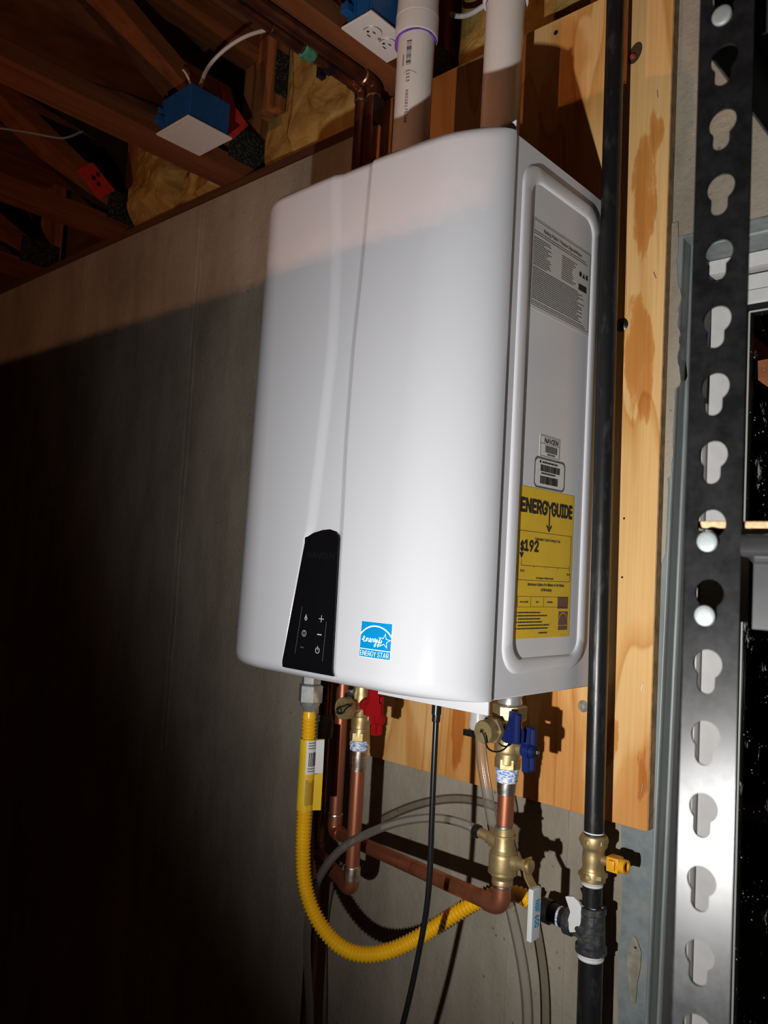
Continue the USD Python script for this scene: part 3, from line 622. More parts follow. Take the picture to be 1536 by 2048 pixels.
# case behind the cover, with the raised frame pressed into its right side
case = box(0.003, 0.437, YC + 0.002, YB, HZ0, HZ1, 0.0018)
obj('case', case, white_case, ht, smooth=25)
obj('case', cat_(box(0.262, 0.438, YC - 0.0016, YC + 0.0018, 1.1835, 1.1995, 0.0007)), white_cover, ht, smooth=25, label='white lip hanging below the front cover')
obj('seam', cat_(box(0.434, 0.4374, YC + 0.0005, YC + 0.0026, HZ0 + .002, HZ1 - .002)), ink, ht, smooth=False, label='dark gap between front cover and side')
outer = rrect(-0.262, -0.060, 1.228, 1.876, 0.036, 12); o2 = rrect(-0.2575, -0.0645, 1.2325, 1.8715, 0.0325, 12)
i2 = rrect(-0.2435, -0.0765, 1.2435, 1.8575, 0.0255, 12); inn = rrect(-0.239, -0.0795, 1.248, 1.853, 0.022, 12)
rings = [np.column_stack([np.full(len(o), x), o]) for o, x in ((outer, 0.4366), (rrect(-0.2608, -0.0612, 1.2292, 1.8748, 0.035, 12), 0.4377), (o2, 0.4405), (i2, 0.4405), (rrect(-0.240, -0.0790, 1.247, 1.854, 0.0228, 12), 0.4377), (inn, 0.4366))]
obj('pressed_frame', loft(rings, False), white_case, ht, smooth=50)
tab = np.array([(0.4225, 1.9095), (0.4368, 1.9125), (0.4368, 1.8900)])
obj('corner_tab', place(trimesh.creation.extrude_polygon(Polygon(tab), 0.0012, engine='earcut'), (0, YC + 0.004, 0), (1, 0, 0), (0, 0, 1), (0, -1, 0)), white_case, ht, smooth=False)
for yv in (-0.28,): obj('screw', lathe((0.22, YC - 0.0015, 1.191), (0, -1, 0), [(0, .003), (.0015, .0028), (.002, 0)], 12), steel, ht)

# black glass control panel
pan = Polygon([(0.1665, 1.2112), (0.2622, 1.2112), (0.2556, 1.3835), (0.2535, 1.388), (0.248, 1.3915), (0.235, 1.3945), (0.222, 1.3935), (0.205, 1.3895), (0.1915, 1.3835)])
pn = obj('control_panel', on_front(poly_extrude(pan.buffer(-0.0004), 0.0030), 0.0004, 0.006), panel_black, ht, smooth=30)
strokes = lambda pts, w: LineString(pts).buffer(w / 2, cap_style='flat')
iconset = {
    'plus_icon': union_all([strokes([(0.2300, 1.2805), (0.2390, 1.2805)], .0011), strokes([(0.2345, 1.2760), (0.2345, 1.2850)], .0011)]),
    'minus_icon': strokes([(0.2292, 1.2605), (0.2372, 1.2605)], .0017),
    'power_icon': union_all([Point(0.2320, 1.2405).buffer(0.0040).difference(Point(0.2320, 1.2405).buffer(0.0029)).difference(sbox(0.2306, 1.2418, 0.2334, 1.2480)), strokes([(0.2320, 1.2405), (0.2320, 1.2462)], .0010)]),
    'info_icon': union_all([Point(0.2047, 1.2595).buffer(0.0042).difference(Point(0.2047, 1.2595).buffer(0.0033)), strokes([(0.2047, 1.2572), (0.2047, 1.2602)], .0012), Point(0.2047, 1.2617).buffer(0.0007)]),
    'flame_icon': union_all([Polygon([(0.2040, 1.2766), (0.2030, 1.2790), (0.2044, 1.2815), (0.2058, 1.2848), (0.2070, 1.2812), (0.2086, 1.2790), (0.2078, 1.2768), (0.2058, 1.2758)]).difference(Point(0.2058, 1.2782).buffer(0.0011))]),
}
for nme, g in iconset.items():
    obj(nme, on_front(poly_extrude(g, 0.0003), 0.0033, 0.003), panel_print, pn, smooth=False)
tb = text('Back', 0.0021, center=True, depth=0.0003); tb.apply_translation((0.2035, 1.2405, 0)); obj('icon_text', on_front(tb, 0.0033, 0), ink_grey, pn, smooth=False)
tb = text('NAVIEN', 0.0075, 0.050, True, 0.0003); tb.apply_translation((0.1985, 1.3575, 0)); obj('faint_lettering', on_front(tb, 0.0033, 0.004), panel_faint, pn, smooth=False)
frame_l = union_all([strokes([(0.1965, 1.2930), (0.1905, 1.2320)], .0006)]); obj('key_frame', on_front(poly_extrude(frame_l, 0.0002), 0.0033, 0.004), ink_grey, pn, smooth=False)
frame_l = strokes([(0.2440, 1.2780), (0.2425, 1.2280)], .0006); obj('key_frame', on_front(poly_extrude(frame_l, 0.0002), 0.0033, 0.004), ink_grey, pn, smooth=False)

# blue efficiency sticker
SX0, SX1, SZ0, SZ1 = 0.3050, 0.3525, 1.2415, 1.2845
stk = obj('sticker', on_front(poly_extrude(sbox(SX0, SZ0, SX1, SZ1), 0.0003), 0.0001, 0.006), white_ink, ht, smooth=30, label='blue energy sticker on the front')
e = 0.0011
inner_arc = affinity.scale(Point(0, 0).buffer(1, 40), (SX1 - SX0) * 0.62, 0.0265); inner_arc = affinity.translate(inner_arc, (SX0 + SX1) / 2 + 0.0, SZ0 + 0.0125)
ring_ = inner_arc.difference(affinity.scale(inner_arc, 0.93, 0.93))
upper = sbox(SX0 + 0.0006, SZ0 + 0.0105, SX1 - 0.0006, SZ1 - 0.0006); lower = sbox(SX0 + 0.0006, SZ0 + 0.0006, SX1 - 0.0006, SZ0 + 0.0093)
star_c = (SX0 + 0.0375, SZ0 + 0.0215)
sp = lambda r0, r1: Polygon([(star_c[0] + (r0 if q % 2 == 0 else r1) * math.sin(q * PI / 5 + 0.12), star_c[1] + (r0 if q % 2 == 0 else r1) * math.cos(q * PI / 5 + 0.12)) for q in range(10)])
star = sp(0.0098, 0.0041).difference(sp(0.0072, 0.0029))
cur = [(0.0, .45), (.30, .50), (.62, .72), (.60, 1.05), (.38, 1.02), (.30, .55), (.55, .18), (.95, .35), (1.12, .80), (1.15, .20), (1.30, .70), (1.52, .80), (1.56, .25), (1.75, .25), (2.15, .52), (2.10, .82), (1.92, .70), (1.98, .25), (2.3, .22),
       (2.55, .78), (2.75, .70), (2.72, .30), (2.95, .30), (3.35, .75), (3.12, .82), (3.05, .40), (3.30, .30), (3.42, .75), (3.38, -.30), (3.10, -.55), (3.05, -.30), (3.50, .20), (3.72, .75), (3.78, .30), (4.0, .35), (4.15, .78), (4.12, -.20), (3.85, -.50), (3.82, -.25), (4.3, .25), (4.75, .55)]
cc = spline([(a_, b_, 0) for a_, b_ in cur], 160)[:, :2]
script_ = affinity.translate(affinity.scale(LineString(cc), 0.0066, 0.0068, origin=(0, 0)), SX0 + 0.0028, SZ0 + 0.0175).buffer(0.00042)
obj('sticker_field', on_front(poly_extrude(upper.difference(union_all([ring_, script_.buffer(0.0002), star])), 0.0003), 0.0004, 0.003), blue_label, stk, smooth=False)
tw = text('ENERGY STAR', 0.0060, SX1 - SX0 - 0.004); tw.apply_translation((SX0 + 0.002, SZ0 + 0.0020, 0))
obj('sticker_field', on_front(poly_extrude(lower, 0.0003), 0.0004, 0.004), blue_label, stk, smooth=False)
obj('sticker_lettering', on_front(tw, 0.0007, 0), white_ink, stk, smooth=False)

# labels on the right side
XS = 0.4371
side = lambda m, lift=0.0: place(m, (XS + lift, 0, 0), (0, 1, 0), (0, 0, 1), (1, 0, 0))
plate = lambda y0, y1, z0, z1, d=0.0003: poly_extrude(sbox(y0, z0, y1, z1), d)
outline = lambda y0, y1, z0, z1, w: poly_extrude(sbox(y0, z0, y1, z1).difference(sbox(y0 + w, z0 + w, y1 - w, z1 - w)), 0.0002)


def stext(s, h, y, z, w=None, bold=False, center=False):
    m = text(s, h, w, bold, 0.0002, center); m.apply_translation((y, z, 0)); return m


def heavy(s_, h, y, z, w, k=0.0005):
    return cat_([side(stext(s_, h, y + a_, z + b_, w, True), 0.0003 + 0.00001 * n__) for n__, (a_, b_) in enumerate(((0, 0), (k, 0), (-k, 0), (0, k), (0, -k)))])


def barcode(y0, y1, z0, z1, seed, n=38):
    r = np.random.default_rng(seed); y = y0; bars = []
    u = (y1 - y0) / n / 1.55
    while y < y1 - u * 2:
        w = u * r.choice([0.5, 0.9, 1.4]); bars.append(plate(y, y + w, z0, z1, 0.0002)); y += w + u * r.choice([0.5, 0.8, 1.2])
    return cat_(bars)


def lines(y0, y1, z1, z0, n, h, seed, ragged=0.35):
    """rows of print too small to read"""
    r = np.random.default_rng(seed); out = []
    for k in range(n):
        z = z1 - (z1 - z0) * k / max(1, n - 1); y = y0; end = y1 - (y1 - y0) * ragged * r.random()
        while y < end:
            w = r.uniform(0.0016, 0.0055); out.append(plate(y, min(y + w, end), z, z + h, 0.0002)); y += w + 0.0009
    return cat_(out)


lab = obj('rating_label', side(plate(-0.2335, -0.0815, 1.6885, 1.8065)), clear_label, ht, smooth=False, label='silver rating plate of fine print')
obj('label_border', side(outline(-0.2315, -0.0835, 1.6935, 1.8045, 0.0006), 0.0003), ink_grey, lab, smooth=False)
obj('label_title', side(cat_(stext('Rating Plate / Plaque Signalétique', 0.0042, -0.208, 1.7940, 0.100, True)), 0.0003), ink_grey, lab, smooth=False)
obj('fine_print', side(cat_(lines(-0.2295, -0.089, 1.7895, 1.7865, 2, 0.0011, 1, 0.1), lines(-0.2295, -0.185, 1.7810, 1.7460, 14, 0.0012, 2, 0.5), lines(-0.160, -0.118, 1.7790, 1.7480, 12, 0.0012, 3, 0.4),
                            lines(-0.2295, -0.089, 1.7420, 1.7020, 17, 0.0012, 4, 0.2), lines(-0.2295, -0.089, 1.6985, 1.6960, 2, 0.0010, 5, 0.05)), 0.0003), ink_grey, lab, smooth=False)
obj('approval_mark', side(cat_(plate(-0.1135, -0.0920, 1.7470, 1.7555), poly_extrude(Point(-0.1095, 1.7695).buffer(0.0035), .0003), poly_extrude(Polygon([(-.104, 1.766), (-.097, 1.766), (-.1005, 1.773)]), .0003), plate(-0.0945, -0.0895, 1.7660, 1.7725)), 0.0003), ink, lab, smooth=False)
lab = obj('brand_label', side(plate(-0.1960, -0.1455, 1.5035, 1.5325)), paper, ht, smooth=False, label='small white brand label with barcode')
obj('label_border', side(cat_(outline(-0.1945, -0.1470, 1.5048, 1.5312, 0.0005), plate(-0.1945, -0.1470, 1.5210, 1.5214, .0002)), 0.0003), ink_grey, lab, smooth=False)
obj('label_lettering', side(stext('NAVIEN', 0.0062, -0.1845, 1.5228, 0.034, True), 0.0003), ink, lab, smooth=False)
obj('barcode', side(cat_(barcode(-0.182, -0.152, 1.5105, 1.5195, 5), lines(-0.177, -0.158, 1.5070, 1.5070, 1, 0.0022, 8, 0)), 0.0003), ink_grey, lab, smooth=False)
lab = obj('serial_label', side(poly_extrude(Polygon(rrect(-0.2060, -0.1300, 1.4630, 1.5030, 0.007)), 0.0003)), ink_grey, ht, smooth=False, label='white serial label in a dark rounded border')
obj('label_face', side(poly_extrude(Polygon(rrect(-0.2035, -0.1325, 1.4655, 1.5005, 0.006)), 0.0003), 0.0002), paper, lab, smooth=False)
obj('barcode', side(cat_(barcode(-0.1920, -0.1430, 1.4850, 1.4935, 6), barcode(-0.1920, -0.1470, 1.4690, 1.4790, 7), plate(-0.1945, -0.1915, 1.4955, 1.4985), lines(-0.188, -0.150, 1.4958, 1.4958, 1, .0022, 4, 0), lines(-0.190, -0.155, 1.4815, 1.4815, 1, .0020, 3, 0)), 0.0005), ink, lab, smooth=False)

GY0, GY1, GZ0, GZ1 = -0.2385, -0.1025, 1.2715, 1.4615
g = obj('energy_label', side(plate(GY0, GY1, GZ0, GZ1)), yellow_label, ht, smooth=False, label='yellow energy guide label with black print')
L3 = 0.0003
obj('small_print', side(cat_(stext('U.S. Government', 0.0020, GY0 + 0.006, 1.4535), lines(-0.195, -0.106, 1.4528, 1.4528, 1, .0014, 9, .05), lines(GY0 + .004, -0.178, 1.4175, 1.4175, 1, .0022, 10, .0), lines(-0.128, -0.106, 1.4150, 1.4105, 2, .0018, 12, .2))), ink, g, smooth=False)
for s_, y_, w_ in (('ENERG', GY0 + 0.0045, 0.063), ('GUIDE', GY0 + 0.0785, 0.0530)): obj('heading', heavy(s_, 0.0165, y_, 1.4300, w_, 0.0007), ink, g, smooth=False)
yx = GY0 + 0.0735
arrow = union_all([strokes([(yx - .0065, 1.4470), (yx, 1.4375), (yx + .0065, 1.4470)], .0030), strokes([(yx, 1.4380), (yx, 1.4125)], .0026), strokes([(yx - .0062, 1.4165), (yx, 1.4090), (yx + .0062, 1.4165)], .0026)])
obj('arrow_letter', side(poly_extrude(arrow, 0.0002), L3), ink, g, smooth=False)
obj('cost_box', side(cat_(outline(GY0 + .004, GY1 - .004, 1.3440, 1.4060, 0.0005)), L3), ink, g, smooth=False)
obj('lettering', side(cat_(stext('Estimated Yearly Energy Cost', 0.0036, (GY0 + GY1) / 2 + .004, 1.3955, 0.062, False, True), stext('Cost Range of Similar Models', 0.0022, (GY0 + GY1) / 2, 1.3465, 0.043, False, True),
                           stext('Maximum Gallons Per Minute of Hot Water', 0.0036, (GY0 + GY1) / 2 + .005, 1.3375, 0.090, False, True), stext('(GPM Rating)', 0.0034, (GY0 + GY1) / 2 + .005, 1.3310, 0.026, False, True)), L3), ink, g, smooth=False)
for s_, h_, y_, w_ in (('$', 0.0105, GY0 + 0.0075, 0.0078), ('192', 0.0130, GY0 + 0.0165, 0.0330)): obj('price', heavy(s_, h_, y_, 1.3812, w_), ink, g, smooth=False)
scale_ = [poly_extrude(Polygon([(GY0 + .0058, 1.3785), (GY0 + .0158, 1.3785), (GY0 + .0108, 1.3710)]), .0002), plate(GY0 + .0106, GY0 + .0112, 1.3625, 1.3700, .0002), plate(GY0 + .0106, GY1 - .007, 1.3622, 1.3627, .0002)]
for q in range(1, 5): scale_.append(plate(GY0 + .0108 + q * .0295, GY0 + .0112 + q * .0295, 1.3600 if q < 4 else 1.3590, 1.3625 if q < 4 else 1.3660, .0002))
scale_ += [stext('$190', 0.0026, GY0 + .0095, 1.3545), stext('$218', 0.0026, GY1 - .0125, 1.3530)]
obj('cost_scale', side(cat_(scale_), L3), ink, g, smooth=False)
bx = [outline(GY0 + .0055, GY1 - .0065, 1.3105, 1.3240, 0.0004)] + [plate(GY0 + .0055 + q * .031, GY0 + .0059 + q * .031, 1.3105, 1.3240, .0002) for q in (1, 2)]
bx += [stext(s, 0.0026, GY0 + .0210 + q * .031, 1.3160, w, False, True) for q, (s, w) in enumerate((('very small', .019), ('low', .006), ('medium', .013)))]
obj('rating_box', side(cat_(bx), L3), ink, g, smooth=False)
hb = obj('rating_box', side(plate(GY1 - .0335, GY1 - .0065, 1.3085, 1.3242, .0002), L3), brown_ink, g, smooth=False, label='dark brown filled rating box')
obj('fine_print', side(cat_(lines(GY0 + .009, -0.155, 1.3030, 1.2830, 6, .0016, 21, .4), *[poly_extrude(Point(GY0 + .006, z).buffer(.0010), .0002) for z in (1.3038, 1.2998, 1.2918, 1.2840)], lines(-0.18, -0.16, 1.2770, 1.2770, 1, .0018, 22, 0)), L3), ink, g, smooth=False)
em = sbox(GY1 - .0300, 1.2805, GY1 - .0060, 1.3050)
eb = affinity.scale(Point(0, 0).buffer(1, 24), .0135, .0165); eb = affinity.translate(eb, GY1 - .018, 1.2870)
em = em.difference(eb.difference(affinity.scale(eb, .92, .92)).intersection(sbox(-9, 1.287, 9, 9))).difference(sbox(GY1 - .0300, 1.2862, GY1 - .0060, 1.2870))
obj('emblem', side(poly_extrude(em, .0002), L3), brown_ink, g, smooth=False)

# ------------------------------------------------------------------ vent pipes
def vent(name, x, y, ztop, label):
    return thing(name, label, 'vent pipe', (x, y, HZ1), group='vent pipes on top of the heater')


v1 = vent('vent_pipe', 0.283, -0.100, 2.6, 'plain white plastic vent pipe nearest the gas pipe')
obj('pipe', cyl((0.283, -0.100, 1.897), (0.283, -0.100, 2.240), 0.0302, 48), pvc, v1)
obj('coupling', lathe((0.283, -0.100, 2.238), (0, 0, 1), [(0, .0306), (0, .0350), (.004, .0362), (.05, .0362), (.052, .034), (.06, .0335), (.30, .0335), (.33, .0335)], 48), pvc, v1)
obj('primer_ring', lathe((0.283, -0.100, 2.2345), (0, 0, 1), [(0, .0303), (.0005, .0309), (.0035, .0311), (.0038, .0303)], 48), purple, v1)
VX, VY = 0.1405, -0.145
v2 = vent('vent_pipe', VX, VY, 2.6, 'white plastic vent pipe with black print and a bell coupling')
obj('pipe', cyl((VX, VY, 1.897), (VX, VY, 2.215), 0.0302, 48), pvc, v2)
obj('coupling', lathe((VX, VY, 2.2125), (0, 0, 1), [(0, .0306), (0, .0345), (.002, .0355), (.031, .0352), (.0318, .0338), (.0325, .0352), (.036, .0352), (.05, .034), (.080, .0335), (.083, .0335)], 48), pvc, v2)
bend = spline([(VX, VY, 2.294), (VX, VY, 2.312), (VX - .007, VY + .005, 2.345), (VX - .019, VY + .015, 2.385), (VX - .034, VY + .025, 2.43)], 24)
obj('elbow', tube(bend, 0.0335, 40), pvc, v2)
obj('elbow_rim', lathe((VX, VY, 2.2935), (0, 0, 1), [(0, .0338), (.0005, .0368), (.012, .0372), (.014, .0338)], 40), pvc, v2)
pr = tube(np.array([(VX + 0.0318 * math.cos(a), VY + 0.0318 * math.sin(a), 2.2115 - 0.0012 * math.sin(3 * a) - (0.010 * max(0, math.cos(a - 3.55)) ** 10)) for a in np.linspace(0, 2 * PI, 73)]), 0.0017 + 0.0022 * np.clip(np.cos(np.linspace(0, 2 * PI, 73) - 3.6), 0, 1) ** 8, 8)
obj('primer_ring', pr, purple, v2)


def wrap(m, cx, cy, r, a0, z0):
    """bends flat lettering round an upright pipe so that it reads down the pipe"""
    v = m.vertices; a = a0 + v[:, 1] / r
    return trimesh.Trimesh(np.stack([cx + (r + v[:, 2]) * np.cos(a), cy + (r + v[:, 2]) * np.sin(a), z0 - v[:, 0]], 1), m.faces, process=False)


A0 = -1.28
for s_, h, zb in (('1113', 0.0050, 2.145), ('X8S28175288', 0.0046, 2.112)):
    t = text(s_, h, None, False, 0.0004); v, f = trimesh.remesh.subdivide_to_size(t.vertices, t.faces, 0.004)
    t = trimesh.Trimesh(v, f, process=False); t.vertices[:, 0] *= 1.25
    obj('print', wrap(t, VX, VY, 0.0301, A0, zb), ink, v2, smooth=False)
r_ = np.random.default_rng(3)
bm = cat_([box(k * 0.0021, k * 0.0021 + r_.choice([0.0006, 0.0011, 0.0015]), -0.002, 0.006, 0, 0.0004) for k in range(20)])
obj('print', wrap(bm, VX, VY, 0.0301, A0, 2.194), ink, v2, smooth=False)
obj('print', wrap(cat_([box(k * .0016, k * .0016 + .0009, -.0012, .0012, 0, .0004) for k in range(12)]), VX, VY, 0.0301, A0 - 0.25, 2.172), ink_grey, v2, smooth=False)
obj('scratch', tube(np.array([(VX + .0302 * math.cos(a), VY + .0302 * math.sin(a), 2.139 + .004 * math.sin(4 * a)) for a in np.linspace(-1.45, -0.75, 12)]), 0.0004, 6), ink_grey, v2)

# ------------------------------------------------------------------ black gas pipe down the plywood
GX = lambda z: 0.4495 + (2.2 - z) * 0.0112
GY = -0.060
gp = thing('gas_pipe', 'black iron gas pipe running down the plywood with brass shutoff and tee', 'gas pipe', (GX(0), GY, 0))
P = lambda z: (GX(z), GY, z)
obj('pipe', cyl(P(1.008), P(2.60), 0.01335, 32), iron, gp, label='long upper length of black pipe')
obj('pipe', cyl(P(0.0), P(0.860), 0.0163, 32), iron, gp, label='lower length of black pipe')
obj('thread', lathe(P(1.004), (0, 0, 1), [(0, .0125), (.001, .0137), (.0025, .0128), (.004, .0138), (.006, .0129), (.0075, .0136), (.009, .0134)], 28), dope, gp)
gv = obj('gas_valve', lathe(P(0.948), (0, 0, 1), [(0, .0145), (.001, .0165), (.012, .0172), (.015, .0150), (.019, .0140), (.026, .0148), (.034, .0148), (.040, .0140), (.044, .0155), (.047, .0180), (.058, .0182), (.0605, .0165), (.061, .013)], 40), brass, gp, smooth=40)
obj('stem', cyl((GX(.975) + .010, GY, .979), (GX(.975) + .026, GY, .979), .0062, 20), brass, gv)
hd = cat_(box(GX(.975) + .022, GX(.975) + .040, GY - .009, GY + .009, .969, .989, .003), box(GX(.975) + .026, GX(.975) + .036, GY - .012, GY + .012, .972, .986, .003),
          lathe((GX(.975) + .038, GY, .979), (1, -0.1, 0.05), [(0, .009), (.010, .009), (.010, .006), (.004, .006)], 24, False))
obj('handle', hd, yellow_plastic, gv)
for z in (.9535, .998): obj('flats', hexnut(P(z), P(z + .007), .0335, .001), brass, gv, smooth=False)
obj('thread', lathe(P(0.9415), (0, 0, 1), [(0, .0125), (.002, .0142), (.004, .013), (.006, .0143), (.008, .0135)], 28), dope, gp)
obj('nipple', cyl(P(0.905), P(0.948), 0.0131, 32), iron, gp)
tee = obj('tee', lathe(P(0.856), (0, 0, 1), [(0, .0170), (.001, .0205), (.009, .0207), (.011, .0180), (.026, .0178), (.042, .0172), (.050, .0166), (.052, .0184), (.060, .0182), (.0605, .0140)], 36), iron_cast, gp)
obj('branch', lathe(P(0.886), (-1, 0, 0), [(0, .0155), (.024, .0160), (.026, .0182), (.036, .0182), (.037, .014)], 36), iron_cast, tee)
obj('fillet', lathe(P(0.886), (-1, 0, 0), [(0, .0175), (.012, .0172), (.019, .0160)], 36), iron_cast, tee)
obj('sealant', tube(np.array([P(0.9145 + .001 * math.sin(5 * a)) + np.array([.0136 * math.cos(a), .0136 * math.sin(a), 0]) for a in np.linspace(0, 2 * PI, 40)]), .0017, 8), dope, tee)
sm = rng.normal(size=(60, 3)) * np.array([.006, .002, .010])
smear = Polygon([(-.030, .922), (-.020, .925), (-.012, .921), (-.008, .916), (-.0085, .896), (-.012, .884), (-.022, .880), (-.026, .890), (-.022, .905)]).buffer(.001)
obj('sealant', place(poly_extrude(smear, .004), (GX(.9), GY - .0125, 0), (1, 0, 0), (0, 0, 1), (0, -1, 0)), dope, tee, smooth=False, label='white smear of sealant on the tee')
obj('thread', lathe(P(0.848), (0, 0, 1), [(0, .0164), (.002, .0176), (.004, .0168), (.006, .0177), (.0085, .0170)], 28), dope, gp)
obj('nipple', cyl((GX(.886) - .030, GY, .886), (0.384, GY, .8895), .0131, 30), iron, gp, label='sideways black nipple')
obj('coupling', lathe((0.4045, GY, .8875), (-1, 0, 0.03), [(0, .0135), (.001, .0162), (.016, .0162), (.017, .0135)], 30), iron, gp)
obj('thread', lathe((0.4195, GY, .8868), (-1, 0, 0), [(0, .0132), (.001, .0142), (.003, .0138), (.004, .0132)], 28), tape, gp)

# ------------------------------------------------------------------ yellow gas connector
hz = thing('gas_hose', 'yellow corrugated gas connector hose looping below the heater', 'gas hose', (0.056, -0.215, 1.15))
hp = spline([(0.0555, -0.213, 1.125), (0.0560, -0.212, 1.06), (0.0560, -0.2115, 0.985), (0.0580, -0.211, 0.905), (0.0710, -0.209, 0.848), (0.1000, -0.203, 0.8095), (0.1480, -0.190, 0.7860), (0.2050, -0.158, 0.7990), (0.2610, -0.115, 0.8450), (0.3080, -0.078, 0.8830), (0.3450, -0.0625, 0.8960), (0.3720, -0.0600, 0.8905)], 1500)
Ls = np.r_[0, np.cumsum(np.linalg.norm(np.diff(hp, axis=0), axis=1))]
rr = 0.0108 + 0.0013 * np.sin(2 * PI * Ls / 0.0056) * np.clip((Ls - .012) / .004, 0, 1)
rr = np.where(Ls < .012, .0092 + .0016 * np.clip(Ls / .012, 0, 1), rr)
obj('hose', tube(hp, rr, 22), hose_yellow, hz, smooth=80)
obj('nut', hexnut((0.0555, -0.213, 1.135), (0.0555, -0.213, 1.163), 0.0335, .002), steel, hz, smooth=False)
obj('nut_skirt', lathe((0.0555, -0.213, 1.1215), (0, 0, 1), [(0, .0098), (.004, .0110), (.009, .0150), (.014, .0160)], 32), steel, hz)
obj('fitting', hexnut((0.0555, -0.213, 1.1635), (0.0555, -0.213, 1.186), 0.0265, .0015), steel, hz, smooth=False)
obj('fitting', cyl((0.0555, -0.213, 1.186), (0.0555, -0.213, 1.1995), .0105, 24), steel, hz)
# label wrapped round the hose and folded out as a flag
ay = np.array([0.739, 0.671, 0.0])                                     # across the view
hd_ = lambda z: np.array([np.interp(-z, -hp[:700, 2], hp[:700, 0]), np.interp(-z, -hp[:700, 2], hp[:700, 1]), z])
Zt = np.linspace(1.064, 0.952, 26)


def flag(z, side_):
    c = hd_(z); r = .0128
    ang = np.concatenate([np.linspace(PI * 1.08, PI * 1.95, 14)])
    pts_ = [c + r * (math.cos(a) * ay + math.sin(a) * np.array([-.671, .739, 0]) * 1.0) for a in ang]
    end = pts_[-1]; pts_ += [end + ay * d + np.array([.671, -.739, 0]) * (-d * .22) for d in (.004, .008, .0125)]
    return np.array(pts_)


def flag_mesh(z0, z1, j0, lift, t=.0006, n=10):
    zs_ = np.linspace(z0, z1, n); A = [flag(z, 0)[j0:] for z in zs_]
    nrm = np.array([.671, -.739, 0])
    front = np.array([a + nrm * lift for a in A]); back = np.array([a + nrm * (lift - t) for a in A])
    rings = [np.vstack([front[i], back[i][::-1]]) for i in range(n)]
    return loft(rings, True)


tg_ = obj('tag', flag_mesh(1.080, 0.972, 0, .0008), yellow_label, hz, smooth=50, label='yellow and white printed tag folded round the hose')
obj('tag_label', flag_mesh(1.079, 1.028, 6, .0013), paper, tg_, smooth=50)
fr = np.array([flag(z, 0) for z in np.linspace(1.06, .956, 60)])
nrm = np.array([.671, -.739, 0])


def flag_pt(u, z):
    """u: metres across the tag from its left edge of the white label"""
    a = flag(z, 0)[6:]; s = np.r_[0, np.cumsum(np.linalg.norm(np.diff(a, axis=0), axis=1))]
    return np.array([np.interp(u, s, a[:, k]) for k in range(3)])


def flag_bar(u, w, z0, z1, lift=.0016):
    q = [flag_pt(u, z1), flag_pt(u + w, z1), flag_pt(u + w, z0), flag_pt(u, z0)]
    return trimesh.convex.convex_hull(np.vstack([np.array(q) + nrm * lift, np.array(q) + nrm * (lift + .0003)]))


r_ = np.random.default_rng(8)
obj('barcode', cat_([flag_bar(.004 + k * .0011, r_.choice([.0004, .0007]), 1.040, 1.061) for k in range(14)]), ink, tg_, smooth=False)
obj('fine_print', cat_([flag_bar(.003 + q * .0026, .0019, z, z + .0016) for z in (1.0745, 1.0705, 1.0665, 1.0360, 1.0320) for q in range(6)]), ink_grey, tg_, smooth=False)
obj('stripes', cat_([flag_bar(.001 + k * .0015, .0005, 0.980 + .004 * r_.random(), 1.021 - .006 * r_.random(), .0012) for k in range(11)]), brown_ink, tg_, smooth=False)

# ------------------------------------------------------------------ copper plumbing under the heater
CX, CY = 0.380, -0.150
cl = thing('cold_water_line', 'copper cold line with blue handled valve and brass ball valve below', 'water pipe', (CX, CY, 0.912))
pc = lambda z: (CX, CY, z)
obj('union', lathe(pc(1.176), (0, 0, 1), [(0, .0155), (.003, .0165), (.010, .0150), (.012, .0165), (.018, .0165), (.0235, .0165)], 32), steel, cl, label='bright threaded port')
obj('union_nut', hexnut(pc(1.156), pc(1.1765), 0.0400, .002), brass, cl, smooth=False)
bv = obj('service_valve', lathe(pc(1.098), (0, 0, 1), [(0, .0150), (.001, .0160), (.014, .0162), (.015, .0178), (.019, .0190), (.031, .0186), (.034, .0165), (.040, .0162), (.048, .0172), (.056, .0165), (.062, .0140), (.0665, .0140)], 36), brass, cl)
obj('flats', hexnut(pc(1.092), pc(1.1065), .0300, .001), brass, bv, smooth=False)
obj('port', lathe(pc(1.1475), (-.03, -1, -.03), [(.008, .0120), (.028, .0120), (.030, .0135), (.034, .0135)], 28), brass, bv)
q0 = np.array(pc(1.1475)); qd = np.array([-.03, -1, -.03]) / np.linalg.norm([-.03, -1, -.03])
obj('port_nut', hexnut(q0 + qd * .033, q0 + qd * .043, .0312, .0015), brass, bv, smooth=False)
obj('cap', lathe(q0 + qd * .043, qd, [(0, .0135), (.001, .0147), (.014, .0147), (.0155, .0137), (.0156, .0045), (.0165, .004), (.019, .004), (.0195, 0)], 32), brass, bv)
strap = spline([q0 + qd * .0625 + (0, 0, .0005), q0 + qd * .0655 + (.003, 0, .003), q0 + qd * .0655 + (.0085, 0, -.004), q0 + qd * .062 + (.011, 0, -.017), q0 + qd * .050 + (.017, 0, -.023), q0 + qd * .030 + (.020, 0, -.017), q0 + qd * .018 + (.014, 0, -.010)], 60)
obj('cap_strap', tube(strap, .0011, 10), rubber, bv)
obj('stem', lathe((CX + .012, CY, 1.121), (1, 0, 0), [(0, .0085), (.012, .0085), (.013, .0075), (.022, .0075)], 24), brass, bv)


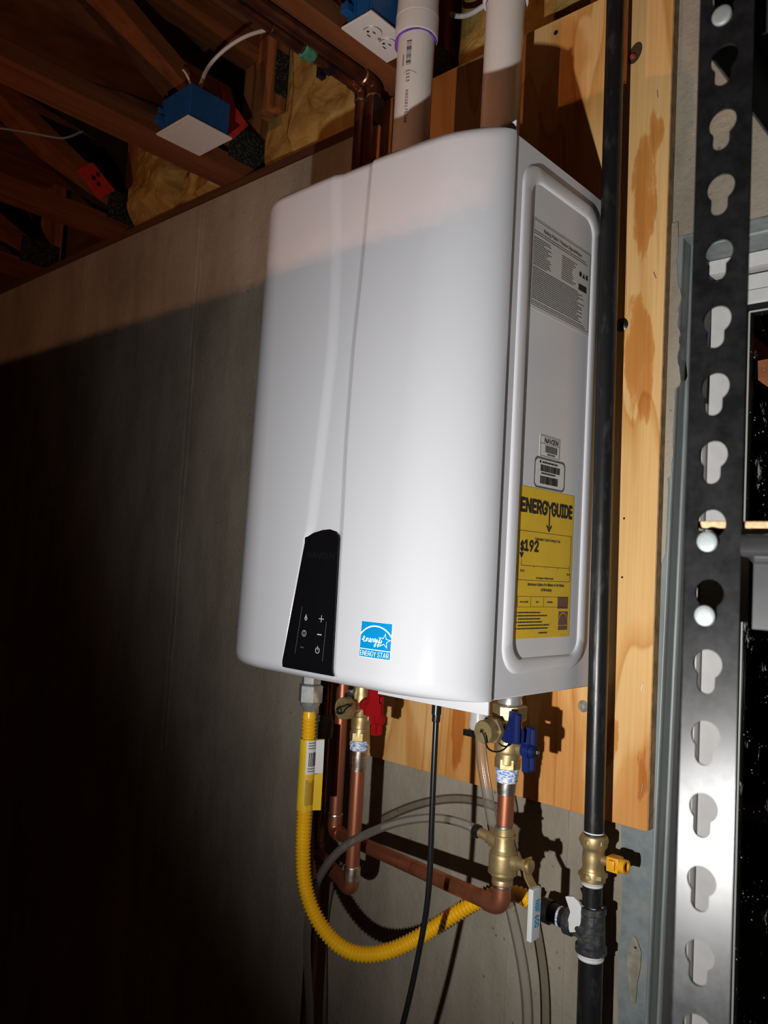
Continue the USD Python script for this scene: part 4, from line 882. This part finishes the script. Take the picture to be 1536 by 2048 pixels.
def wing_handle(x, y, z, mat, parent, up=.030, down=.024):
    """a lever of two wings round a hub, its axis along +x"""
    p2 = union_all([Polygon([(-.0065, 0), (-.0062, up * .7), (-.0045, up), (.0048, up), (.0070, up * .6), (.0075, 0)]), Polygon([(-.0075, 0), (-.0065, -down), (.0050, -down * 1.02), (.0070, 0)]), Point(0, 0).buffer(.0105)]).buffer(.001)
    m = poly_extrude(p2, .009)
    h = place(m, (x, y, z), (0, 1, 0), (0, 0, 1), (1, 0, 0))
    rib = place(poly_extrude(union_all([sbox(-.0022, -down * .92, .0022, up * .95)]), .0055), (x + .009, y, z), (0, 1, 0), (0, 0, 1), (1, 0, 0))
    return cat_(h, rib, lathe((x - .004, y, z), (1, 0, 0), [(0, .0085), (.005, .0095), (.019, .0088), (.0195, .006)], 28))


hb_ = obj('handle', wing_handle(CX + .027, CY, 1.121, blue_plastic, bv, .030, .026), blue_plastic, bv, smooth=30, label='blue lever with a round black screw')
obj('screw', lathe((CX + .0415, CY, 1.121), (1, 0, 0), [(0, .0072), (.003, .0070), (.0035, .0050), (.0025, .0045), (.0025, 0)], 24), rubber, bv)
obj('screw', lathe((CX + .0435, CY, 1.121), (1, 0, 0), [(0, .0028), (.002, .0024), (.0021, 0)], 6), steel, bv)
obj('handle', cat_(place(poly_extrude(Polygon([(-.0115, -.014), (.011, -.016), (.012, -.002), (.007, .003), (.0065, .021), (-.0035, .023), (-.005, .003), (-.0125, -.001)]).buffer(.0012), .011), (CX + .0185, CY - .022, 1.1485), (.55, .835, 0), (0, 0, 1), (.835, -.55, 0)),
              place(poly_extrude(sbox(.0012, -.015, .0048, .021), .005), (CX + .0275, CY - .028, 1.1485), (.55, .835, 0), (0, 0, 1), (.835, -.55, 0)),
              lathe((CX + .010, CY - .020, 1.1455), (.9, -.3, 0), [(0, .0095), (.012, .0095)], 24)), blue_plastic, bv, smooth=30, label='blue drain lever beside the cap')
obj('tape', lathe(pc(1.074), (0, 0, 1), [(0, .0128), (.002, .0145), (.006, .0138), (.010, .0152), (.014, .0148), (.0185, .0156), (.021, .013)], 30), tape, cl)
obj('adapter', lathe(pc(1.058), (0, 0, 1), [(0, .0112), (.0005, .0122), (.006, .0124), (.008, .0130), (.016, .0132)], 30), solder, cl)
obj('pipe', cyl(pc(1.014), pc(1.059), .0111, 30), copper, cl, label='short upright copper stub')
bb = obj('ball_valve', lathe(pc(0.942), (0, 0, 1), [(0, .0118), (.0005, .0142), (.004, .0142), (.0065, .0135), (.010, .0155), (.016, .0182), (.020, .0190), (.036, .0192), (.040, .0180), (.044, .0150), (.048, .0140), (.054, .0140), (.058, .0132), (.0725, .0132), (.0735, .0118)], 40), brass, cl)
for zb_, rb_ in ((.9575, .0186), (.9815, .0170), (1.0045, .0145)): obj('rib', lathe(pc(zb_), (0, 0, 1), [(-.002, rb_ - .003), (-.0012, rb_ + .0012), (.0012, rb_ + .0012), (.002, rb_ - .003)], 36, False), brass, bb)
obj('solder_ring', lathe(pc(1.0145), (0, 0, 1), [(0, .0118), (.001, .0126), (.003, .0119), (.004, .0112)], 28), solder, bb)
obj('drain_port', lathe((CX - .006, CY, 0.993), (-1, -.02, .16), [(0, .0110), (.012, .0105), (.016, .0085), (.020, .0085), (.021, .0068), (.034, .0068)], 26), brass, bb)
obj('hose_nut', lathe((CX - .039, CY - .001, 0.9985), (-1, -.02, .16), [(0, .0068), (.001, .0090), (.006, .0092), (.009, .0080), (.0095, .006)], 20), rubber, bb)
obj('stem', lathe((CX + .014, CY, .974), (1, 0, .05), [(0, .0100), (.010, .0092), (.012, .0068), (.022, .0068), (.0225, .0088), (.029, .0085), (.0295, 0)], 24), brass, bb)
lev = spline([(CX + .038, CY - .003, .986), (CX + .0385, CY - .003, .976), (CX + .040, CY - .003, .965), (CX + .049, CY - .003, .952), (CX + .0520, CY - .003, .943), (CX + .0520, CY - .003, .922)], 40)
rings = []
for i_, pnt in enumerate(lev):
    tdir = np.gradient(lev, axis=0)[i_]; tdir /= np.linalg.norm(tdir); nx_ = np.cross(tdir, [0, 1.0, 0]); w_ = .0075 if i_ > 8 else .0095
    rings.append(np.array([pnt + sx * nx_ * .0012 + sy * np.array([0, w_, 0]) for sx, sy in ((-1, -1), (1, -1), (1, 1), (-1, 1))]))
lv = obj('lever', loft(rings), brass, bb, smooth=20)
sl = obj('sleeve', box(CX + .0475, CX + .0555, CY - .0135, CY + .0075, .888, .9535, .0022), plain('sleeve_white', (0.58, 0.60, 0.60), 0.35), lv, smooth=25, label='white plastic sleeve on the lever')
bl = text('NSF 600', .0095, .034, True, .0003); bl.apply_translation((0, 0, 0))
obj('lettering', place(bl, (CX + .0556, CY - .0075, .9390), (0, 0, -1), (0, 1, 0), (1, 0, 0)), blue_label, sl, smooth=False)
el = elbow_path(pc(0.932), pc(0.9125), (CX - .022, CY - .0, 0.9125), .016)
EL = np.array([-0.380 - 0.002, 0.072, -0.016]); EL /= np.linalg.norm(EL)      # run of the level pipe
el = elbow_path(pc(0.944), pc(0.9115), np.array(pc(0.9115)) + EL * .026, .017, 14)
obj('elbow', tube(el, np.r_[.0128, np.full(len(el) - 2, .0126), .0128], 28), copper, cl)
obj('solder_ring', cat_(lathe(pc(0.9405), (0, 0, -1), [(-.001, .0112), (0, .0128), (.002, .0130), (.003, .0126)], 28)), solder, cl)
pA = np.array(pc(0.9115)) + EL * .024; pB = np.array(pc(0.9115)) + EL * .385
obj('pipe', cyl(pA, pB, .0111, 30), copper, cl, label='long level copper pipe')
eb2 = elbow_path(pB - EL * .006, pB + EL * .012, pB + EL * .012 + np.array([0, 0, .030]), .014, 12)
obj('elbow', tube(eb2, .0126, 26), copper, cl)
pV = pB + EL * .012
obj('solder_ring', lathe(pV + (0, 0, .027), (0, 0, 1), [(0, .0126), (.001, .0132), (.0035, .0128), (.0045, .0112)], 26), solder, cl)
obj('pipe', cyl(pV + (0, 0, .028), (pV[0], pV[1], 1.1985), .0111, 28), copper, cl, label='upright copper pipe at the far end')

HX, HY = 0.106, -0.150
hl = thing('hot_water_line', 'copper hot line with red handled valve left of the black cord', 'water pipe', (HX, HY, 0.862))
ph = lambda z: (HX, HY, z)
hv = obj('service_valve', lathe(ph(1.086), (0, 0, 1), [(0, .0132), (.001, .0142), (.012, .0142), (.013, .0150), (.030, .0150), (.031, .0135), (.040, .0150), (.055, .0160), (.066, .0150), (.072, .0135), (.090, .0150), (.1135, .0150)], 34), brass, hl)
obj('flats', hexnut(ph(1.079), ph(1.0925), .0280, .001), brass, hv, smooth=False)
obj('union_nut', hexnut(ph(1.163), ph(1.184), 0.0380, .002), brass, hv, smooth=False)
h0 = np.array(ph(1.1315)); hdv = np.array([.03, -1, .0]) / np.linalg.norm([.03, -1, 0])
obj('port', lathe(h0, hdv, [(.006, .0105), (.024, .0105), (.026, .0120), (.030, .0120)], 26), brass, hv)
obj('cap', lathe(h0 + hdv * .030, hdv, [(0, .0158), (.001, .0168), (.012, .0168), (.0135, .0160), (.0138, 0)], 32), brass, hv)
loopc = h0 + hdv * .0445
vx = np.array([.93, -.37, 0.0]); vx -= hdv * (vx @ hdv); vx /= np.linalg.norm(vx); vz = np.cross(vx, hdv); vz = vz * np.sign(vz[2])
teard = [(-.010, -.0035), (-.0075, .0005), (-.003, .0025), (.006, .0055), (.0125, .0085), (.020, .0085), (.0125, .0045), (.0035, -.0055), (-.004, -.0078), (-.0085, -.0068), (-.010, -.0035)]
obj('cap_strap', tube(spline([loopc + vx * a_ + vz * b_ + hdv * .0014 for a_, b_ in teard], 60), .0012, 10), rubber, hv)
ring2 = [loopc + vx * (-.0035 + .0036 * math.cos(a)) + vz * (-.0030 + .0036 * math.sin(a)) + hdv * .0012 for a in np.linspace(0, 2 * PI, 25)]
obj('cap_strap', tube(np.array(ring2), .0009, 8), rubber, hv)
obj('side_tape', lathe((HX - .012, HY + .004, 1.142), (-1, .1, .05), [(0, .0095), (.004, .0118), (.008, .0108), (.012, .0116), (.014, .0095)], 24), tape, hv)
obj('side_plug', lathe((HX - .025, HY + .005, 1.1425), (-1, .1, .05), [(0, .0085), (.004, .0095), (.010, .0090), (.011, 0)], 20), steel, hv)
obj('stem', lathe((HX + .010, HY, 1.116), (1, 0, 0), [(0, .0080), (.012, .0080), (.013, .007), (.022, .007)], 24), brass, hv)
obj('handle', wing_handle(HX + .030, HY, 1.118, red_plastic, hv, .036, .024), red_plastic, hv, smooth=30, label='red lever')
obj('handle', cat_(place(poly_extrude(Polygon([(-.010, -.014), (.012, -.016), (.013, .0), (.008, .004), (.008, .030), (-.004, .030), (-.006, .003), (-.011, .0)]).buffer(.0012), .010), (HX + .032, HY - .014, 1.140), (.35, .937, 0), (0, 0, 1), (.937, -.35, 0)),
              lathe((HX + .018, HY - .012, 1.138), (.8, -.4, 0), [(0, .009), (.011, .009)], 24)), red_plastic, hv, smooth=30, label='red drain lever')
obj('screw', lathe((HX + .0440, HY, 1.118), (1, 0, 0), [(0, .0066), (.0025, .0064), (.003, .004), (.003, 0)], 22), red_plastic, hv)
obj('tape', lathe(ph(1.063), (0, 0, 1), [(0, .0130), (.002, .0148), (.006, .0142), (.010, .0152), (.014, .0146), (.016, .0135)], 30), tape, hl)
obj('adapter', lathe(ph(1.032), (0, 0, 1), [(0, .0112), (.0005, .0124), (.010, .0126), (.013, .0134), (.026, .0138), (.0315, .0138)], 30), solder, hl)
obj('pipe', cyl(ph(0.888), ph(1.033), .0111, 30), copper, hl, label='upright copper pipe under the red valve')
obj('solder_ring', lathe(ph(0.866), (0, 0, 1), [(0, .0126), (.001, .0130), (.020, .0130), (.0215, .0122), (.0225, .0112)], 28), solder, hl)
HD = np.array([-.150, .067, 0.0]); HDl = np.linalg.norm(HD); HD /= HDl
obj('elbow', tube(elbow_path(ph(0.876), ph(0.852), np.array(ph(0.852)) + HD * .028, .017, 14), .0127, 28), copper, hl)
obj('pipe', cyl(np.array(ph(0.852)) + HD * .026, np.array(ph(0.852)) + HD * (HDl - .014), .0111, 28), copper, hl, label='level copper pipe back to the wall')

# riser beside it on the wall, down from the ceiling
W1X, W1Y = -0.0440, -0.0830
r1 = thing('copper_riser', 'dull copper riser close to the wall, passing behind the yellow hose', 'water pipe', (W1X, W1Y, 0), group='old copper pipes')
obj('pipe', cyl((W1X, W1Y, 0.0), (W1X, W1Y, 2.212), .0111, 28), copper_old, r1)
obj('tee', lathe((W1X, W1Y, .832), (0, 0, 1), [(0, .0112), (.0005, .0128), (.0395, .0128), (.040, .0112)], 26), copper_old, r1)
obj('coupling', lathe((W1X, W1Y, 1.048), (0, 0, 1), [(0, .0112), (.001, .0150), (.012, .0162), (.030, .0162), (.034, .0135), (.040, .0135), (.041, .0112)], 26), plain('grey_coupling', (0.10, 0.095, 0.085), 0.5), r1, label='dark grey coupling')
ZR = 2.2305
rp = elbow_path((W1X, W1Y, 2.205), (W1X, W1Y, ZR), (W1X, W1Y - .028, ZR), .018, 14)
obj('elbow', tube(rp, .0128, 26), copper_old, r1)
obj('pipe', cyl((W1X, W1Y - .024, ZR), (W1X, -0.236, ZR), .0111, 28), copper_old, r1, label='level run under the deck')
obj('sleeve', cyl((W1X, -0.302, ZR), (W1X, -0.236, ZR), .0129, 26, .0005), copper_old, r1)
obj('pipe', cyl((W1X, -1.6, ZR), (W1X, -0.298, ZR), .0111, 28), copper_old, r1, label='level run toward the room')
obj('solder_ring', lathe((W1X, -.236, ZR), (0, 1, 0), [(-.002, .0112), (-.001, .0131), (.001, .0131), (.002, .0112)], 26), solder, r1)
obj('solder_ring', lathe((W1X, W1Y, 2.205), (0, 0, 1), [(-.002, .0112), (-.001, .0131), (.001, .0131), (.002, .0125)], 26), solder, r1)
cp = thing('pipe_hanger', 'black clip with a green spot gripping the upper copper runs', 'pipe clip', (W1X, -0.17, ZR))
obj('band', lathe((W1X, -0.178, ZR), (0, 1, 0), [(0, .0131), (0, .0150), (.016, .0150), (.016, .0131)], 26, False), rubber, cp)
obj('arm', box(W1X - .022, W1X - .010, -0.178, -0.163, ZR - .018, ZR + .004, .002), rubber, cp)
obj('green_spot', lathe((W1X, -0.232, ZR), (0, 1, 0), [(0, .0129), (.002, .0150), (.016, .0152), (.022, .0140), (.026, .0129)], 20), verdigris, cp)
W2X, W2Y = -0.0155, -0.0800
r2 = thing('copper_riser', 'dull copper pipe turning down beside the white vent pipes', 'water pipe', (W2X, W2Y, 1.2), group='old copper pipes')
obj('pipe', cyl((W2X, W2Y, 1.21), (W2X, W2Y, 2.212), .0111, 28), copper_old, r2)
ZR2 = 2.2345
rp = elbow_path((W2X, W2Y, 2.205), (W2X, W2Y, ZR2 - .004), (W2X - .001, W2Y - .028, ZR2 - .004), .018, 14)
obj('elbow', tube(rp, .0130, 26), copper_old, r2)
q1, q2 = np.array([W2X - .001, W2Y - .024, ZR2 - .004]), np.array([W2X - .003, -1.6, ZR2 - .004])
obj('pipe', cyl(q1, q2, .0111, 28), copper_old, r2, label='level run under the deck')
obj('solder_ring', lathe((W2X, W2Y, 2.205), (0, 0, 1), [(-.002, .0112), (-.001, .0133), (.001, .0133), (.002, .0125)], 26), solder, r2)
obj('solder_ring', lathe(q1 + (0, -.004, 0), (0, -1, 0), [(-.002, .0125), (-.001, .0134), (.001, .0134), (.003, .0112)], 26), solder, r2)
obj('hanger_strap', box(W2X + .0135, W2X + .0150, -0.093, -0.068, 2.150, 2.200), iron, r2, smooth=False)

# ------------------------------------------------------------------ tubes and cord
dt = thing('drain_tube', 'clear plastic drain tube hanging from the milky fitting by the blue valve', 'tube', (0.31, -0.12, 1.15), group='clear drain tubes')
obj('tube', tube(spline([(0.311, -.120, 1.133), (0.3135, -.120, 1.118), (0.318, -.1195, 1.085), (0.331, -.119, 1.035), (0.3435, -.116, .982), (0.360, -.112, .925), (0.376, -.104, .865), (0.390, -.098, .80), (0.3950, -.095, .74), (0.392, -.093, .6), (0.37, -.09, .45)], 110), .0078, 20), tubing, dt, smooth=True)
obj('fitting', lathe((0.3095, -.120, 1.126), (0, 0, 1), [(0, .0095), (.002, .0130), (.010, .0142), (.016, .0132), (.030, .0130), (.0735, .0130)], 28), milky, dt)
obj('clamp', cat_(lathe((0.3115, -.120, 1.118), (0, 0, 1), [(0, .0082), (0, .0100), (.007, .0100), (.007, .0082)], 24, False), box(0.288, 0.304, -.128, -.122, 1.1165, 1.1255, .001), box(0.288, 0.304, -.114, -.110, 1.1165, 1.1255, .001)), rubber, dt)
at_ = thing('drain_tube', 'clear plastic tube arching left from the brass ball valve', 'tube', (0.32, -0.15, 0.99), group='clear drain tubes')
obj('tube', tube(spline([(0.3312, -.151, 1.0010), (0.320, -.152, 1.0030), (0.285, -.155, 1.003), (0.245, -.160, .995), (0.190, -.166, .973), (0.137, -.172, .942), (0.100, -.174, .914), (0.060, -.170, .868), (0.030, -.160, .815), (0.010, -.145, .735), (0.0, -.120, .62), (-.01, -.10, .45), (-.01, -.09, .30)], 140), .0062, 18), tubing, at_, smooth=True)
pw = thing('power_cord', 'black power cord hanging straight from under the heater', 'cord', (0.322, -0.235, 1.2))
obj('cord', tube(spline([(0.3220, -.235, 1.160), (0.3222, -.235, 1.12), (0.3225, -.235, 1.075), (0.3232, -.234, .99), (0.3225, -.233, .945), (0.3180, -.231, .905), (0.307, -.228, .85), (0.290, -.225, .775), (0.265, -.22, .68), (0.24, -.20, .45), (0.23, -.18, .05)], 120), .0039, 16), rubber, pw, smooth=True)
obj('strain_relief', lathe((0.3220, -.235, 1.152), (0, 0, 1), [(0, .0050), (.001, .0054), (.010, .0056), (.010, .0064), (.030, .0064), (.0475, .0064)], 22), rubber, pw)

# ------------------------------------------------------------------ electrical boxes and cables
def elbox(x0, x1, y0, y1, zp, label, duplex):
    t = thing('outlet_box', label, 'electrical box', ((x0 + x1) / 2, (y0 + y1) / 2, zp), group='blue boxes on the trusses')
    bx0, bx1, by0, by1 = x0 + .006, x1 - .006, y0 + .006, y1 - .006
    obj('body', cat_(box(bx0, bx1, by0, by1, zp + .0055, zp + .078, .003), box(bx0 + .02, bx0 + .023, by0 - .0025, by0 + .001, zp + .008, zp + .07), box(bx0 + .05, bx0 + .053, by0 - .0025, by0 + .001, zp + .008, zp + .07)), box_blue, t, smooth=False)
    for yk in (by0 + .008, by1 - .022):
        obj('nail_lug', cat_(box(bx0 - .0005, bx0 + .016, by0 - .016 if yk < (by0 + by1) / 2 else by1 - .001, by0 + .001 if yk < (by0 + by1) / 2 else by1 + .016, zp + .020, zp + .036, .002), box(bx0 + .003, bx0 + .010, by0 - .012 if yk < (by0 + by1) / 2 else by1, by0 if yk < (by0 + by1) / 2 else by1 + .012, zp + .044, zp + .056, .002)), box_blue, t, smooth=False)
    cpl = obj('cover_plate', box(x0, x1, y0, y1, zp, zp + .0052, .0022), white_plastic, t, smooth=30)
    if duplex:
        rc = obj('receptacle', cat_([place(poly_extrude(affinity.scale(Point(0, 0).buffer(.0172), 1, 1).intersection(sbox(-.02, -.0142, .02, .0142)), .003), ((x0 + x1) / 2, (y0 + y1) / 2 + s_ * .0195, zp + .0005), (1, 0, 0), (0, 1, 0), (0, 0, -1)) for s_ in (-1, 1)]), white_plastic, t, smooth=30)
        for s_ in (-1, 1):
            c_ = ((x0 + x1) / 2, (y0 + y1) / 2 + s_ * .0195)
            obj('rim', tube(np.array([(c_[0] + .0180 * math.cos(a), c_[1] + .0152 * math.sin(a), zp - .0004) for a in np.linspace(0, 2 * PI, 41)]), .0006, 6), ink_grey, rc)
            for dx, w_, l_ in ((-.0063, .0011, .0078), (.0063, .0011, .0065)):
                obj('slot', box(c_[0] + dx - w_, c_[0] + dx + w_, c_[1] - l_ / 2, c_[1] + l_ / 2, zp - .0028, zp - .0020), ink, rc, smooth=False)
            obj('slot', cyl((c_[0], c_[1] - .0085, zp - .0028), (c_[0], c_[1] - .0085, zp - .002), .0024, 14), ink, rc)
        obj('screw', lathe(((x0 + x1) / 2, (y0 + y1) / 2, zp), (0, 0, -1), [(0, .0032), (.0008, .003), (.001, 0)], 16), steel, t)
    else:
        for a_, b_ in ((-.023, -.041), (.023, -.041), (-.023, .041), (.023, .041)):
            obj('screw', lathe(((x0 + x1) / 2 + a_, (y0 + y1) / 2 + b_, zp), (0, 0, -1), [(0, .0028), (.0007, .0026), (.0009, 0)], 16), white_plastic, t)
    return t


elbox(-.5235, -.4035, -.219, -.108, 2.2400, 'blue box with a blank white cover hung on the truss', False)
elbox(.0325, .1020, -.2145, -.1000, 2.2400, 'blue box with a white duplex outlet left of the vent pipes', True)
single('white_cable', tube(spline([(-.470, -.158, 2.318), (-.468, -.156, 2.350), (-.468, -.148, 2.385), (-.470, -.130, 2.425), (-.440, -.118, 2.450), (-.395, -.100, 2.470), (-.330, -.095, 2.460), (-.300, -.090, 2.458)], 60), .0042, 12), white_plastic,
       'white cable running up from the blank cover box toward the copper pipes', 'cable', smooth=True, group='cables in the ceiling')
single('white_cable', tube(spline([(-.476, -.164, 2.318), (-.478, -.168, 2.350), (-.481, -.180, 2.375), (-.492, -.185, 2.390)], 30), .0026, 10), white_plastic,
       'short bare cable end sticking up from the blank cover box', 'cable', smooth=True, group='cables in the ceiling')
single('white_cable', tube(spline([(-.84, -.56, 2.21), (-.825, -.48, 2.245), (-.82, -.40, 2.27), (-.82, -.33, 2.289), (-.82, -.285, 2.302), (-.82, -.262, 2.318), (-.822, -.238, 2.340)], 40), .0026, 10), plain('grey_cable', (0.32, 0.31, 0.32), 0.5),
       'thin grey cable drooping at the far left under the joists', 'cable', smooth=True, group='cables in the ceiling')
single('white_cable', tube(spline([(.083, .010, 2.372), (.105, .004, 2.355), (.140, -.006, 2.338), (.176, -.014, 2.333), (.24, -.02, 2.34)], 40), .0046, 12), white_plastic,
       'white cable stub between the two vent pipes', 'cable', smooth=True, group='cables in the ceiling')

# ------------------------------------------------------------------ steel shelving at the right
SY = -0.637; SXL, SXR = 0.8050, 0.8365; PITCH = 0.0382
sh = thing('shelf_unit', 'black steel shelving unit with keyhole post at the right edge', 'shelf', (0.8207, SY, 0))
tops = [1.6590 - PITCH * k_ for k_ in range(-4, 44)]
key = lambda z: union_all([Point(0.8205, z - .0078).buffer(.0078, 24), LineString([(0.8200, z - .0078), (0.8198, z - .0190)]).buffer(.0048, 16)]).buffer(.0012).buffer(-.0012)
face = sbox(SXL + .0022, 0.0, SXR, 1.85).difference(union_all([key(z) for z in tops if .03 < z < 1.84]))
pf = place(trimesh.creation.extrude_polygon(face, .0017, engine='earcut'), (0, SY + .0017, 0), (1, 0, 0), (0, 0, 1), (0, -1, 0))
obj('post', pf, post_black, sh, smooth=20)
n_ = 7; ang = np.linspace(0, PI / 2, n_)
prof = [(SXL + .0022 - .0022 * math.sin(a), SY + .0022 - .0022 * math.cos(a)) for a in ang] + [(SXL, SY + .0165), (SXL + .0017, SY + .0165), (SXL + .0017, SY + .0024), (SXL + .0022, SY + .0017)]
obj('post', place(poly_extrude(Polygon(prof), 1.85), (0, 0, 0), (1, 0, 0), (0, 1, 0), (0, 0, 1)), post_black, sh, smooth=35, label='side flange of the post')
for x, z in ((0.8190, 1.3740), (0.8188, 1.3335), (0.8190, 1.6770), (0.8190, 1.7160)):
    obj('rivet', lathe((x, SY + .0022, z), (0, -1, 0), [(0, .0040), (.0018, .0040), (.0018, .0058), (.0034, .0058), (.0042, .0052), (.0044, .0030), (.00445, 0)], 28), rivet_m, sh, smooth=60)
beam_m = plain('beam_enamel', (0.016, 0.016, 0.017), 0.36, var=0.2, vs=90)
for zb, nm in ((1.328, 'lower'), (1.664, 'upper')):
    pr_ = Polygon([(SY + .0100, zb), (SY + .0118, zb), (SY + .0118, zb + .0500), (SY + .0005, zb + .0505), (SY - .0030, zb + .0498), (SY - .0045, zb + .0475), (SY - .0045, zb + .0405), (SY - .0025, zb + .0385), (SY + .0060, zb + .0380), (SY + .0100, zb + .0350)])
    obj('front_beam', place(poly_extrude(pr_, .90), (SXR + .0012, 0, 0), (0, 1, 0), (0, 0, 1), (1, 0, 0)), beam_m, sh, smooth=35)
    obj('side_beam', cat_(box(SXL + .0020, SXL + .0035, SY + .018, SY + .50, zb, zb + .053), box(SXL + .0035, SXL + .015, SY + .018, SY + .50, zb + .051, zb + .053)), beam_m, sh, smooth=False)
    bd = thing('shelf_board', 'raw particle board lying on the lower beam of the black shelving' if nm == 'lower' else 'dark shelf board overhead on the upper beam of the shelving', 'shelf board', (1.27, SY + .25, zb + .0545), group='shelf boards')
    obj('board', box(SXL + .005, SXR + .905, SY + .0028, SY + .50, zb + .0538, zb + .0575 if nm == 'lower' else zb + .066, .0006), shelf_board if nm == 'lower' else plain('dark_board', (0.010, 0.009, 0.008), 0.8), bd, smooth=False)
